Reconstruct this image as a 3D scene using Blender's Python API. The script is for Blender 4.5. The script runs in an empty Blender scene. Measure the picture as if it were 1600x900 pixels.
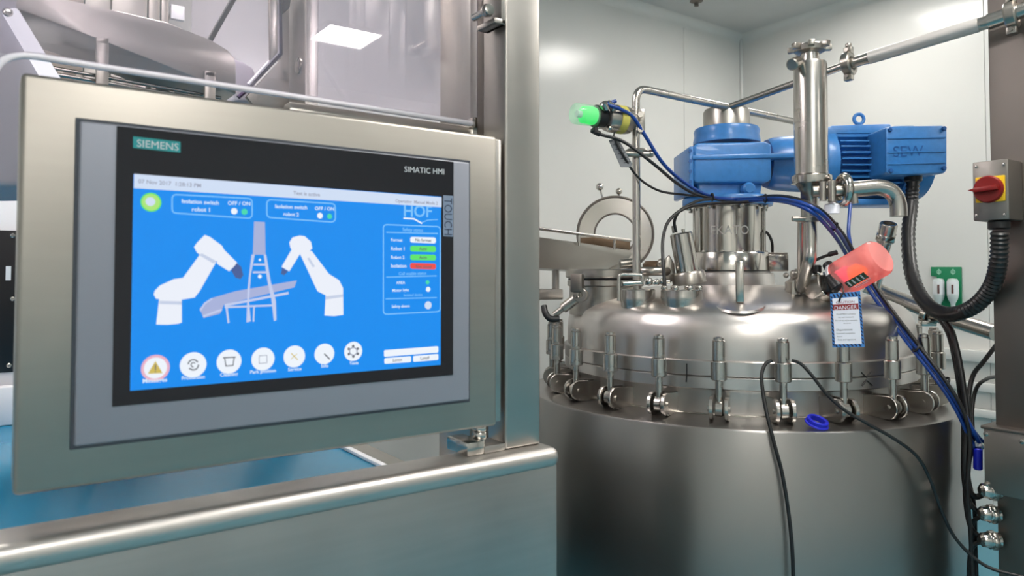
import bpy, bmesh, math, random
from mathutils import Vector, Matrix
random.seed(7)
SC = bpy.context.scene
COL = SC.collection

# ------------------------------------------------------------------ camera
F_PX = 1127.0                       # focal length in pixels of the 1600 px wide frame
PITCH = math.radians(1.7)
HORIZON = 430.0
EYE = Vector((0.0, 0.0, 1.10))
YAW = math.atan2(0.583, 0.812)      # the room's axes are X and Y, the camera looks between them
CY = HORIZON - F_PX * math.tan(PITCH)
FW = Vector((math.sin(YAW), math.cos(YAW), 0))
RT = Vector((math.cos(YAW), -math.sin(YAW), 0))
UP = Vector((0, 0, 1))
cam = bpy.data.cameras.new('camera')
cam.sensor_width = 36.0
cam.lens = 36.0 * F_PX / 1600.0
cam.shift_y = -(450.0 - CY) / 1600.0
cam.clip_start = 0.02
cam.dof.use_dof = True
cam.dof.focus_distance = 2.1
cam.dof.aperture_fstop = 6.3
camo = bpy.data.objects.new('camera', cam)
camo.location = EYE
camo.rotation_euler = (math.pi / 2 + PITCH, 0, -YAW)
COL.objects.link(camo)
SC.camera = camo

# ------------------------------------------------------------------ exposure, world
SC.view_settings.view_transform = 'Standard'
SC.view_settings.look = 'None'
SC.view_settings.gamma = 1.0
SC.view_settings.use_curve_mapping = False
SC.view_settings.exposure = 0.0
W = bpy.data.worlds.new('world'); SC.world = W
W.use_nodes = True
W.node_tree.nodes['Background'].inputs[0].default_value = (0.8, 0.85, 0.9, 1)
W.node_tree.nodes['Background'].inputs[1].default_value = 0.3
LAMP = 27.0                         # emission of the ceiling panels

# ------------------------------------------------------------------ points in space
def ray(px, py):
    a = (px - 800.0) / F_PX; b = (CY - py) / F_PX
    return RT * a + FW * (math.cos(PITCH) - b * math.sin(PITCH)) + UP * (math.sin(PITCH) + b * math.cos(PITCH))
def PD(px, py, d):
    r = ray(px, py); return EYE + r * (d / r.dot(FW))
def PX(px, py, x):
    r = ray(px, py); return EYE + r * (x / r.x)
def PY(px, py, y):
    r = ray(px, py); return EYE + r * (y / r.y)
def PZ(px, py, z):
    r = ray(px, py); return EYE + r * ((z - EYE.z) / r.z)

# ------------------------------------------------------------------ object helpers
WO = {}
def finish(name, bm, mat, parent=None, smooth=38, origin=None, mats=None):
    bmesh.ops.recalc_face_normals(bm, faces=bm.faces)
    vs = [v.co for v in bm.verts]
    if origin is None:
        lo = Vector((min(v.x for v in vs), min(v.y for v in vs), min(v.z for v in vs)))
        hi = Vector((max(v.x for v in vs), max(v.y for v in vs), max(v.z for v in vs)))
        origin = Vector(((lo.x + hi.x) / 2, (lo.y + hi.y) / 2, lo.z))
    origin = Vector(origin)
    bmesh.ops.translate(bm, verts=bm.verts, vec=-origin)
    me = bpy.data.meshes.new(name); bm.to_mesh(me); bm.free()
    if smooth:
        me.shade_smooth(); me.set_sharp_from_angle(angle=math.radians(smooth))
    me.materials.append(mat)
    o = bpy.data.objects.new(name, me); COL.objects.link(o)
    WO[o] = origin
    if parent is not None:
        o.parent = parent; o.location = origin - WO[parent]
    else:
        o.location = origin
    return o
def tag(o, label, cat, group=None):
    o['label'] = label; o['category'] = cat
    if group: o['group'] = group
    return o
def thing(name, loc, label, cat, group=None):
    o = bpy.data.objects.new(name, None); o.empty_display_size = 0.05
    COL.objects.link(o); o.location = loc; WO[o] = Vector(loc)
    return tag(o, label, cat, group)
def struct(o):
    o['kind'] = 'structure'; return o
def part_label(o, s):
    o['label'] = s; return o

def NB(): return bmesh.new()
def addgeo(bm, verts, faces):
    vv = [bm.verts.new(v) for v in verts]
    for f in faces:
        try: bm.faces.new([vv[i] for i in f])
        except ValueError: pass
    return vv
def bevel(bm, verts, w, seg=2):
    if w <= 0: return
    vs = set(verts)
    es = [e for e in bm.edges if e.verts[0] in vs and e.verts[1] in vs]
    bmesh.ops.bevel(bm, geom=es, offset=w, segments=seg, profile=0.5, affect='EDGES')
def box(bm, lo, hi, bev=0.0, seg=2):
    x0, y0, z0 = [min(a, b) for a, b in zip(lo, hi)]; x1, y1, z1 = [max(a, b) for a, b in zip(lo, hi)]
    v = [(x0,y0,z0),(x1,y0,z0),(x1,y1,z0),(x0,y1,z0),(x0,y0,z1),(x1,y0,z1),(x1,y1,z1),(x0,y1,z1)]
    f = [(3,2,1,0),(4,5,6,7),(0,1,5,4),(1,2,6,5),(2,3,7,6),(3,0,4,7)]
    vv = addgeo(bm, v, f); bevel(bm, vv, bev, seg); return vv
def prism(bm, pts, vec, bev=0.0, seg=2):
    """closed outline of 3-D points pushed along vec"""
    n = len(pts); vec = Vector(vec)
    v = [Vector(p) for p in pts] + [Vector(p) + vec for p in pts]
    f = [tuple(range(n))[::-1], tuple(range(n, 2 * n))] + [(i, (i + 1) % n, n + (i + 1) % n, n + i) for i in range(n)]
    vv = addgeo(bm, v, f); bevel(bm, vv, bev, seg); return vv
def obox(bm, c, ax, ay, az, bev=0.0):
    """box about c with half-axis vectors"""
    c = Vector(c); ax = Vector(ax); ay = Vector(ay); az = Vector(az)
    return prism(bm, [c-ax-ay-az, c+ax-ay-az, c+ax+ay-az, c-ax+ay-az], az*2, bev)
def frame_of(d):
    d = Vector(d).normalized()
    h = Vector((0, 0, 1)) if abs(d.z) < 0.9 else Vector((1, 0, 0))
    u = d.cross(h).normalized(); return d, u, d.cross(u)
def lathe(bm, prof, o, axis=(0, 0, 1), seg=48, caps=True):
    """prof: (radius, distance along axis)"""
    d, u, w = frame_of(axis); o = Vector(o); rings = []
    for r, t in prof:
        if r < 1e-6: rings.append([bm.verts.new(o + d * t)])
        else: rings.append([bm.verts.new(o + d * t + (u * math.cos(2*math.pi*i/seg) + w * math.sin(2*math.pi*i/seg)) * r) for i in range(seg)])
    for A, B in zip(rings, rings[1:]):
        for i in range(seg):
            j = (i + 1) % seg
            if len(A) == 1 and len(B) == 1: continue
            if len(A) == 1: bm.faces.new((A[0], B[j], B[i]))
            elif len(B) == 1: bm.faces.new((A[i], A[j], B[0]))
            else: bm.faces.new((A[i], A[j], B[j], B[i]))
    if caps:
        if len(rings[0]) > 1: bm.faces.new(rings[0])
        if len(rings[-1]) > 1: bm.faces.new(rings[-1])
def rod(bm, p0, p1, r, seg=20, bev=0.0, r1=None):
    p0 = Vector(p0); p1 = Vector(p1); L = (p1 - p0).length; r1 = r if r1 is None else r1
    if bev: lathe(bm, [(r-bev, 0), (r, bev), (r1, L-bev), (r1-bev, L)], p0, p1-p0, seg)
    else: lathe(bm, [(r, 0), (r1, L)], p0, p1-p0, seg)
def ringz(bm, o, axis, r_out, r_in, t, seg=48, bev=0.002):
    b = bev
    lathe(bm, [(r_in, b), (r_in+b, 0), (r_out-b, 0), (r_out, b), (r_out, t-b), (r_out-b, t), (r_in+b, t), (r_in, t-b), (r_in, b)], o, axis, seg, caps=False)
def catmull(pts, n=10):
    P = [Vector(p) for p in pts]; P = [P[0]*2-P[1]] + P + [P[-1]*2-P[-2]]; out = []
    for i in range(1, len(P) - 2):
        a, b, c, d = P[i-1:i+3]
        for k in range(n):
            t = k / n
            out.append(0.5*((2*b)+(c-a)*t+(2*a-5*b+4*c-d)*t*t+(3*b-a-3*c+d)*t**3))
    out.append(P[-2]); return out
def tube(bm, pts, r, seg=12, rr=None):
    pts = [Vector(p) for p in pts]; rings = []; u = None
    for i, p in enumerate(pts):
        t = (pts[min(i+1, len(pts)-1)] - pts[max(i-1, 0)]).normalized()
        if u is None: _, u, _ = frame_of(t)
        u = (u - t * u.dot(t)).normalized(); w = t.cross(u)
        R = r if rr is None else rr[i]
        rings.append([bm.verts.new(p + (u*math.cos(2*math.pi*k/seg) + w*math.sin(2*math.pi*k/seg))*R) for k in range(seg)])
    for A, B in zip(rings, rings[1:]):
        for k in range(seg): bm.faces.new((A[k], A[(k+1)%seg], B[(k+1)%seg], B[k]))
    bm.faces.new(rings[0]); bm.faces.new(rings[-1])
def bend(pts, rad, n=8, frac=0.49):
    """polyline with its corners rounded to radius rad"""
    P = [Vector(p) for p in pts]; out = [P[0]]
    for a, b, c in zip(P, P[1:], P[2:]):
        u = (a-b).normalized(); v = (c-b).normalized(); ang = u.angle(v)
        t = min(rad / math.tan(ang/2), (a-b).length*frac, (c-b).length*frac) if ang < 3.1 else 0.001
        s, e = b+u*t, b+v*t
        for k in range(n+1):
            q = k/n; out.append(s*(1-q)**2 + b*2*q*(1-q) + e*q*q)
    out.append(P[-1]); return out
def torus(bm, c, axis, R, r, seg=32, s2=10):
    d, u, w = frame_of(axis); c = Vector(c)
    g = [[bm.verts.new(c + (u*math.cos(2*math.pi*i/seg)+w*math.sin(2*math.pi*i/seg))*(R+r*math.cos(2*math.pi*k/s2)) + d*r*math.sin(2*math.pi*k/s2)) for k in range(s2)] for i in range(seg)]
    for i in range(seg):
        for k in range(s2):
            bm.faces.new((g[i][k], g[(i+1)%seg][k], g[(i+1)%seg][(k+1)%s2], g[i][(k+1)%s2]))
def ball(bm, c, r, seg=16):
    n = 10
    lathe(bm, [(r*math.sin(math.pi*k/n), -r*math.cos(math.pi*k/n)) for k in range(n+1)], c, (0,0,1), seg)
def hexnut(bm, c, axis, r, h):
    d, u, w = frame_of(axis); c = Vector(c)
    vv = prism(bm, [c+(u*math.cos(math.pi/3*i)+w*math.sin(math.pi/3*i))*r for i in range(6)], d*h); bevel(bm, vv, r*0.08, 1)
def link_copy(src, parent, delta=None, mat4=None):
    c = src.copy(); COL.objects.link(c); c.parent = parent; return c
_txt = {}
def text_geo(s, bold=0.0):
    if s in _txt: return _txt[s]
    cu = bpy.data.curves.new('lettering', 'FONT'); cu.body = s; cu.size = 1.0; cu.resolution_u = 3; cu.offset = bold
    ob = bpy.data.objects.new('lettering', cu); COL.objects.link(ob)
    dg = bpy.context.evaluated_depsgraph_get(); dg.update()
    me = bpy.data.meshes.new_from_object(ob.evaluated_get(dg))
    vs = [Vector(v.co) for v in me.vertices]; fs = [tuple(p.vertices) for p in me.polygons]
    bpy.data.objects.remove(ob); bpy.data.curves.remove(cu); bpy.data.meshes.remove(me)
    x0 = min(v.x for v in vs); x1 = max(v.x for v in vs)
    _txt[s] = ([Vector((v.x-x0, v.y, 0)) for v in vs], fs, x1-x0); return _txt[s]
def put_text(bm, s, L, R, up, squash=1.0, fn=None, bold=0.0):
    vs, fs, w = text_geo(s, bold); L = Vector(L); R = Vector(R); k = (R-L).length / w; xd = (R-L)/w; up = Vector(up)
    pts = [L + xd*v.x + up*(v.y*k*squash) for v in vs]
    if fn: pts = [fn(p) for p in pts]
    vv = [bm.verts.new(p) for p in pts]
    for f in fs:
        try: bm.faces.new([vv[i] for i in f])
        except ValueError: pass

# ------------------------------------------------------------------ materials
def C(r, g, b):
    f = lambda c: c/12.92 if c <= 0.04045 else ((c+0.055)/1.055)**2.4
    return (f(r/255), f(g/255), f(b/255), 1)
def newmat(name):
    m = bpy.data.materials.new(name); m.use_nodes = True
    return m, m.node_tree.nodes, m.node_tree.links, m.node_tree.nodes['Principled BSDF']
def mat(name, col, rough=0.5, metal=0.0, vary=0.0, scale=(8, 8, 8), bump=0.0, rvary=0.0, coat=0.0, emit=None, es=0.0, spec=0.5, detail=4, cloud=0.0):
    m, N, L, B = newmat(name)
    B.inputs['Base Color'].default_value = col; B.inputs['Roughness'].default_value = rough
    B.inputs['Metallic'].default_value = metal; B.inputs['Coat Weight'].default_value = coat
    B.inputs['Specular IOR Level'].default_value = spec
    if emit: B.inputs['Emission Color'].default_value = emit; B.inputs['Emission Strength'].default_value = es
    if vary or bump or rvary or cloud:
        tc = N.new('ShaderNodeTexCoord'); mp = N.new('ShaderNodeMapping'); mp.inputs['Scale'].default_value = scale
        nz = N.new('ShaderNodeTexNoise'); nz.inputs['Scale'].default_value = 1.0; nz.inputs['Detail'].default_value = detail
        L.new(tc.outputs['Object'], mp.inputs['Vector']); L.new(mp.outputs[0], nz.inputs['Vector'])
        fac = nz.outputs['Fac']
        if cloud:
            n2 = N.new('ShaderNodeTexNoise'); n2.inputs['Scale'].default_value = 5.0; n2.inputs['Detail'].default_value = 3
            L.new(tc.outputs['Object'], n2.inputs['Vector'])
            mx = N.new('ShaderNodeMix'); mx.data_type = 'FLOAT'; mx.inputs[0].default_value = cloud
            L.new(fac, mx.inputs[2]); L.new(n2.outputs['Fac'], mx.inputs[3]); fac2 = mx.outputs[0]
        else: fac2 = fac
        if vary:
            mr = N.new('ShaderNodeMapRange'); mr.inputs[1].default_value = 0.25; mr.inputs[2].default_value = 0.75
            mr.inputs[3].default_value = 1-vary; mr.inputs[4].default_value = 1+vary
            L.new(fac2, mr.inputs[0])
            vm = N.new('ShaderNodeVectorMath'); vm.operation = 'SCALE'; vm.inputs[0].default_value = col[:3]
            L.new(mr.outputs[0], vm.inputs['Scale']); L.new(vm.outputs[0], B.inputs['Base Color'])
        if rvary:
            mr = N.new('ShaderNodeMapRange'); mr.inputs[1].default_value = 0.25; mr.inputs[2].default_value = 0.75
            mr.inputs[3].default_value = max(0.02, rough-rvary); mr.inputs[4].default_value = rough+rvary
            L.new(fac2, mr.inputs[0]); L.new(mr.outputs[0], B.inputs['Roughness'])
        if bump:
            bp = N.new('ShaderNodeBump'); bp.inputs['Strength'].default_value = bump; bp.inputs['Distance'].default_value = 0.001
            L.new(fac, bp.inputs['Height']); L.new(bp.outputs[0], B.inputs['Normal'])
    return m
def emis(name, col, s=1.0):
    m, N, L, B = newmat(name)
    B.inputs['Base Color'].default_value = (0.01, 0.01, 0.01, 1); B.inputs['Roughness'].default_value = 0.35
    B.inputs['Emission Color'].default_value = col; B.inputs['Emission Strength'].default_value = s
    B.inputs['Specular IOR Level'].default_value = 0.3
    return m
def sheet_glass(name, tint, boost=1.0, haze=0.0):
    m, N, L, B = newmat(name); out = N['Material Output']
    tr = N.new('ShaderNodeBsdfTransparent'); tr.inputs[0].default_value = tint
    gl = N.new('ShaderNodeBsdfGlossy'); gl.inputs['Roughness'].default_value = 0.01; gl.inputs['Color'].default_value = (1, 1, 1, 1)
    fr = N.new('ShaderNodeFresnel'); fr.inputs[0].default_value = 1.5
    mu = N.new('ShaderNodeMath'); mu.operation = 'MULTIPLY'; mu.inputs[1].default_value = boost; mu.use_clamp = True
    mx = N.new('ShaderNodeMixShader'); L.new(fr.outputs[0], mu.inputs[0]); L.new(mu.outputs[0], mx.inputs[0])
    L.new(tr.outputs[0], mx.inputs[1]); L.new(gl.outputs[0], mx.inputs[2]); last = mx
    if haze:
        df = N.new('ShaderNodeBsdfDiffuse'); df.inputs[0].default_value = (0.85, 0.82, 0.9, 1)
        m2 = N.new('ShaderNodeMixShader'); m2.inputs[0].default_value = haze
        L.new(mx.outputs[0], m2.inputs[1]); L.new(df.outputs[0], m2.inputs[2]); last = m2
    L.new(last.outputs[0], out.inputs['Surface']); N.remove(B); return m
def lamp_cap(name, tint, glow, gs, op=0.35):
    m, N, L, B = newmat(name); out = N['Material Output']
    B.inputs['Base Color'].default_value = tint; B.inputs['Roughness'].default_value = 0.08
    B.inputs['Emission Color'].default_value = glow; B.inputs['Emission Strength'].default_value = gs
    tr = N.new('ShaderNodeBsdfTransparent'); tr.inputs[0].default_value = tint
    mx = N.new('ShaderNodeMixShader'); mx.inputs[0].default_value = op
    L.new(tr.outputs[0], mx.inputs[1]); L.new(B.outputs[0], mx.inputs[2]); L.new(mx.outputs[0], out.inputs['Surface'])
    return m
M = dict(
    wall=mat('wall_panel_enamel', C(226, 225, 221), 0.20, vary=0.02, scale=(3, 3, 3), spec=0.45),
    joint=mat('joint_sealant', C(196, 196, 194), 0.6),
    ceil=mat('ceiling_enamel', C(200, 200, 198), 0.5, vary=0.03, scale=(4, 4, 4)),
    floor=mat('teal_floor_resin', C(78, 140, 158), 0.3, vary=0.06, scale=(6, 6, 6)),
    brushed=mat('brushed_steel', (0.42, 0.395, 0.36, 1), 0.34, 1, vary=0.06, scale=(9, 9, 9), rvary=0.03, cloud=0.5),
    frame=mat('frame_steel', (0.44, 0.415, 0.385, 1), 0.34, 1, vary=0.06, scale=(8, 8, 20), rvary=0.03, cloud=0.6),
    housing=mat('housing_steel', (0.375, 0.348, 0.312, 1), 0.42, 1, vary=0.08, scale=(6, 6, 90), rvary=0.04, cloud=0.7),
    beam=mat('beam_steel', (0.42, 0.415, 0.40, 1), 0.36, 1, vary=0.14, scale=(6, 6, 90), rvary=0.06, cloud=0.7),
    jacket=mat('jacket_steel', (0.31, 0.30, 0.288, 1), 0.30, 1, vary=0.04, scale=(3, 3, 3), rvary=0.0, cloud=0.5),
    lid=mat('lid_steel', (0.60, 0.565, 0.54, 1), 0.32, 1, vary=0.10, scale=(9, 9, 9), rvary=0.06, cloud=0.6),
    polish=mat('polished_steel', (0.53, 0.50, 0.46, 1), 0.17, 1, vary=0.03, scale=(8, 8, 8), rvary=0.02),
    pipe=mat('pipe_steel', (0.50, 0.47, 0.435, 1), 0.27, 1, vary=0.04, scale=(6, 6, 6), rvary=0.02),
    cast=mat('cast_steel', (0.42, 0.39, 0.35, 1), 0.32, 1, vary=0.12, scale=(20, 20, 20), rvary=0.06),
    darkst=mat('dark_column_steel', (0.22, 0.195, 0.175, 1), 0.45, 1, vary=0.06, scale=(10, 10, 10), rvary=0.03, cloud=0.4),
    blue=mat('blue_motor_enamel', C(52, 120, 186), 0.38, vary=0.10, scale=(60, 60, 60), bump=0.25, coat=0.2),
    bluedk=mat('darker_motor_enamel', C(30, 84, 146), 0.35),  # darker motor blue; shade of embossing and fin gaps put into colour
    bluetube=mat('blue_pneumatic_tube', C(18, 62, 142), 0.28),
    bluecap=mat('blue_plastic_cap', C(28, 38, 190), 0.35),
    black=mat('black_rubber', C(24, 23, 24), 0.42),
    hose=mat('black_conduit', C(30, 29, 29), 0.35),
    blackpl=mat('black_plastic', C(26, 25, 27), 0.4),
    tie=mat('cable_tie_nylon', C(15, 15, 18), 0.5),
    bezel=mat('bezel_aluminium', C(138, 140, 150), 0.42, 0.2),
    bezeledge=mat('bezel_rim', C(74, 78, 86), 0.4, 0.3),
    glassblk=mat('black_front_glass', C(30, 29, 34), 0.22, spec=0.4),
    teal=mat('teal_badge', C(20, 140, 142), 0.4),
    caprail=mat('cap_rail_steel', (0.56, 0.53, 0.50, 1), 0.40, 1, vary=0.05, scale=(6, 6, 6), rvary=0.03),
    satin=mat('satin_sleeve', C(196, 192, 188), 0.35, 0.3),
    white=mat('white_lettering', C(235, 238, 240), 0.5),
    greylet=mat('grey_lettering', C(205, 208, 212), 0.5),
    touchbg=mat('touch_strip', C(124, 138, 160), 0.4),
    touchlt=mat('touch_letter', C(44, 56, 78), 0.4),
    whitepl=mat('white_plastic', C(232, 231, 235), 0.4),
    palepl=mat('pale_grey_cover', C(186, 182, 190), 0.45),
    red=mat('red_switch_plastic', C(126, 14, 10), 0.35),
    yellow=mat('yellow_switch_plate', C(232, 186, 20), 0.4),
    switchbox=mat('enclosure_steel', (0.32, 0.295, 0.27, 1), 0.42, 1, vary=0.05, scale=(12, 12, 12), cloud=0.4),
    green=mat('green_sign_plastic', C(18, 132, 88), 0.4),
    palegreen=mat('pale_green_print', C(150, 205, 180), 0.5), brownprint=mat('brown_label_print', C(96, 56, 52), 0.6),
    bottle=mat('saline_bottle', C(212, 222, 220), 0.3),
    paper=mat('tag_paper', C(226, 226, 236), 0.6),
    tagblue=mat('tag_blue_stripe', C(66, 128, 196), 0.6),
    tagnavy=mat('tag_navy_stripe', C(14, 30, 70), 0.6),
    tagred=mat('tag_red_band', C(140, 36, 40), 0.6),
    ink=mat('printed_ink', C(60, 60, 66), 0.7),
    greentag=mat('dark_green_label', C(20, 58, 40), 0.5),
    yellowlab=mat('yellow_label', C(196, 186, 90), 0.5),
    marker=mat('marker_ink', C(22, 20, 20), 0.6),
    brass=mat('brown_bronze', (0.22, 0.15, 0.10, 1), 0.4, 1),
    etch=mat('etched_mark', C(176, 173, 168), 0.5, 0.4),
    nameplate=mat('grey_name_plate', C(120, 122, 126), 0.4, 0.4),
    deck=mat('blue_deck_film', C(28, 128, 168), 0.22, vary=0.05, scale=(5, 5, 5)),
    glass=sheet_glass('guard_pane', (0.95, 0.925, 0.96, 1), 1.5, 0.07),
    sideglass=sheet_glass('side_pane', (0.97, 0.955, 0.98, 1), 0.10, 0.06),
    paneedge=mat('polished_pane_edge', C(245, 240, 248), 0.25),
    panedark=mat('dark_purple_pane_edge', C(70, 56, 84), 0.3),  # the pane edge's own dark purple, also used for seals
    diffuser=emis('lamp_diffuser', (1.0, 0.965, 0.915, 1), LAMP),
    whitebar=emis('white_bar_emission', (0.95, 0.94, 1.0, 1), 1.0),  # emission added to make the slanting white bar bright
    s_blue=emis('display_blue', C(0, 138, 238)), s_white=emis('display_white', C(236, 242, 250)),
    s_pale=emis('display_pale_bar', C(206, 220, 242)), s_line=emis('display_line', C(122, 192, 250)),
    s_text=emis('display_text', C(224, 238, 252)), s_green=emis('display_green', C(92, 226, 104)),
    s_lime=emis('display_lime', C(170, 226, 120)), s_mint=emis('display_mint', C(70, 214, 170)), s_red=emis('display_red', C(236, 74, 68)),
    s_arm=emis('display_arm_white', C(234, 238, 248)), s_armdk=emis('display_arm_shade', C(196, 206, 228)),
    s_lilac=emis('display_lilac', C(166, 176, 216)), s_lilac2=emis('display_lilac_light', C(194, 204, 236)),
    s_navy=emis('display_navy', C(70, 92, 150)), s_grey=emis('display_grey', C(150, 156, 176)), s_pink=emis('display_pink', C(230, 176, 196)),
    s_yellow=emis('display_yellow', C(206, 184, 90)), s_dark=emis('display_dark', C(96, 100, 110)),
)

# ================================================================== the room
X1, Y1, X0, Y0, ZC = 3.80, 2.82, -1.8, -3.3, 2.60
def slab(name, lo, hi, m):
    bm = NB(); box(bm, lo, hi); return struct(finish(name, bm, m, smooth=0))
slab('floor', (X0-.1, Y0-.1, -0.1), (X1+.1, Y1+.1, 0), M['floor'])
slab('ceiling', (X0-.1, Y0-.1, ZC), (X1+.1, Y1+.1, ZC+.1), M['ceil'])
def panel_wall(name, axis, at, lo, hi, joints, sgn):
    """a sealant-coloured backing with its enamelled panels as pieces in front; sgn is the side away from the room"""
    bm = NB()
    if axis == 'y': box(bm, (lo, at, 0), (hi, at+.1*sgn, ZC))
    else: box(bm, (at, lo, 0), (at+.1*sgn, hi, ZC))
    w = struct(finish(name, bm, M['joint'], smooth=0))
    ed = [lo] + joints + [hi]
    for a, b in zip(ed, ed[1:]):
        bm = NB()
        if axis == 'y': box(bm, (a+.0012, at-.006*sgn, 0.0), (b-.0012, at, ZC), .001, 1)
        else: box(bm, (at-.006*sgn, a+.0012, 0.0), (at, b-.0012, ZC), .001, 1)
        finish('wall_panel', bm, M['wall'], w, smooth=0)
    return w
jx = PY(1068, 200, Y1).x
panel_wall('wall_back', 'y', Y1, X0, X1, [jx-3.6, jx-2.4, jx-1.2, jx, ], 1)
jy = PX(1541, 200, X1).y
panel_wall('wall_right', 'x', X1, Y0, Y1, [jy-3.6, jy-2.4, jy-1.2, jy], 1)
panel_wall('wall_left', 'x', X0, Y0, Y1, [-2.1, -.9, .3, 1.5], -1)
panel_wall('wall_front', 'y', Y0, X0, X1, [-.6, .6, 1.8, 3.0], -1)
# cove trims where the walls meet the ceiling, and a corner bead
def cove(name, p0, p1, inw):
    bm = NB(); p0 = Vector(p0); p1 = Vector(p1); inw = Vector(inw)
    pts = [p0, p0+inw*.05]
    for k in range(1, 6):
        q = k/6*math.pi/2; pts.append(p0+inw*.05*(1-math.sin(q)) + Vector((0, 0, -.05*(1-math.cos(q)))))
    pts.append(p0+Vector((0, 0, -.05)))
    prism(bm, pts, p1-p0); return struct(finish(name, bm, M['wall'], smooth=50))
cove('trim_1', (X0, Y1-.006, ZC), (X1, Y1-.006, ZC), (0, -1, 0))
cove('trim_2', (X1-.006, Y0, ZC), (X1-.006, Y1, ZC), (-1, 0, 0))
bm = NB(); rod(bm, (X1-.012, Y1-.012, 0), (X1-.012, Y1-.012, ZC), .012, 16); struct(finish('trim_3', bm, M['wall']))
# pale service ducts running along the right wall
for i, (ya, yb) in enumerate(((548, 566), (598, 612), (640, 652))):
    za = PX(1530, ya, X1-.05).z; zb = PX(1530, yb, X1-.05).z
    bm = NB(); box(bm, (X1-.05, Y0+.3, zb), (X1-.006, Y1-.2, za), .004)
    tag(finish('service_duct', bm, M['wall']), ['uppermost pale cable duct along the white wall behind the column', 'middle pale cable duct along the white wall behind the column', 'lowest pale cable duct along the white wall behind the column'][i], 'duct')
# ceiling panels: the first is mirrored in the guard pane, the last two added to brighten the machine
lights = [(1.76, -2.02, .17, 'square ceiling lamp mirrored as a white patch in the guard pane'),
          (3.12, 1.80, .20, 'square ceiling lamp over the corner beyond the tank'),
          (3.05, -.2, .3, 'square ceiling lamp between the tank and the entrance side'),
          (1.55, .3, .3, 'square ceiling lamp above the camera side of the tank'),
          (0.1, -.9, .3, 'square ceiling lamp behind the operator panel viewer'),
          (-1.1, -2.2, .3, 'square ceiling lamp in the far corner behind the viewer'),
          (-.55, 1.95, .23, 'added ceiling lamp brightening the left half of the guarded machine'),
          (.25, 2.0, .23, 'added ceiling lamp brightening the right half of the guarded machine')]
for x, y, h, lab in lights:
    t = thing('ceiling_light', (x, y, ZC-.02), lab, 'ceiling lamp', 'square lamps in the ceiling')
    bm = NB()
    for a, b in (((-h-.03, -h-.03), (h+.03, -h)), ((-h-.03, h), (h+.03, h+.03)), ((-h-.03, -h), (-h, h)), ((h, -h), (h+.03, h))):
        box(bm, (x+a[0], y+a[1], ZC-.02), (x+b[0], y+b[1], ZC-.0005), .003)
    finish('frame', bm, M['wall'], t)
    bm = NB(); box(bm, (x-h, y-h, ZC-.012), (x+h, y+h, ZC-.002)); finish('diffuser', bm, M['diffuser'], t, smooth=0)
p = PD(1088, -4, 3.9)
t = thing('ceiling_nozzle', (p.x, p.y, ZC-.03), 'small dark round nozzle in the ceiling near the corner', 'nozzle')
bm = NB(); lathe(bm, [(.035, 0), (.035, -.004), (.012, -.012), (.012, -.03), (0, -.03)], (p.x, p.y, ZC-.0005), (0, 0, 1), 20); finish('rosette', bm, M['darkst'], t)

# ================================================================== operator panel
HY = 0.967
hx0 = PY(26, 445, HY).x; hx1 = PY(777, 440, HY).x
hz1 = PY(400, 161.8, HY).z; hz0 = PY(400, 721, HY).z
hmi = thing('operator_panel', ((hx0+hx1)/2, HY+.04, hz0), 'steel-cased touchscreen operator panel showing two robot arms on blue', 'touchscreen')
bm = NB(); box(bm, (hx0, HY, hz0), (hx1, HY+.075, hz1), .006, 3); finish('housing', bm, M['housing'], hmi)
bm = NB(); box(bm, (hx1+.001, HY+.012, hz0+.004), (hx1+.016, HY+.07, hz1-.002), .002); finish('hinge_strip', bm, M['frame'], hmi)
def q(px, py, off): # a point on the display plane, off metres proud of the housing
    p = PY(px, py, HY-off); return p
BZ = 0.007
def rectpx(c4, off): return [q(x, y, off) for x, y in c4]
def fit_rect(c4, off):
    P = rectpx(c4, off); x0 = (P[0].x+P[3].x)/2; x1 = (P[1].x+P[2].x)/2; z1 = (P[0].z+P[1].z)/2; z0 = (P[2].z+P[3].z)/2
    return x0, x1, z0, z1
bx0, bx1, bz0, bz1 = fit_rect([(125, 188), (735, 254), (733, 622), (115, 703)], BZ)
bm = NB(); box(bm, (bx0, HY-BZ, bz0), (bx1, HY+.002, bz1), .003, 3); bez = finish('bezel', bm, M['bezel'], hmi)
bm = NB(); box(bm, (bx0-.004, HY-.0025, bz0-.004), (bx1+.004, HY+.002, bz1+.004), .001, 1); finish('bezel_rim', bm, M['bezeledge'], hmi)
gx0, gx1, gz0, _ = fit_rect([(180, 197), (708, 252), (708, 582), (177, 640)], BZ)
bm = NB(); box(bm, (gx0, HY-BZ-.0012, gz0), (gx1, HY-BZ+.001, bz1-.002), .0005, 1); gl = finish('front_glass', bm, M['glassblk'], hmi, smooth=0)
SO = BZ+.0016
sx0, sx1, sz0, sz1 = fit_rect([(209, 271), (690, 308), (688, 570), (203, 611)], SO)
bm = NB(); box(bm, (sx0, HY-SO, sz0), (sx1, HY-BZ-.0008, sz1)); scr = finish('display', bm, M['s_blue'], hmi, smooth=0)
part_label(scr, 'lit blue display with white icons and robot arms')
XD = Vector((1, 0, 0)); ZD = Vector((0, 0, 1))
LV = [0]
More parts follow.
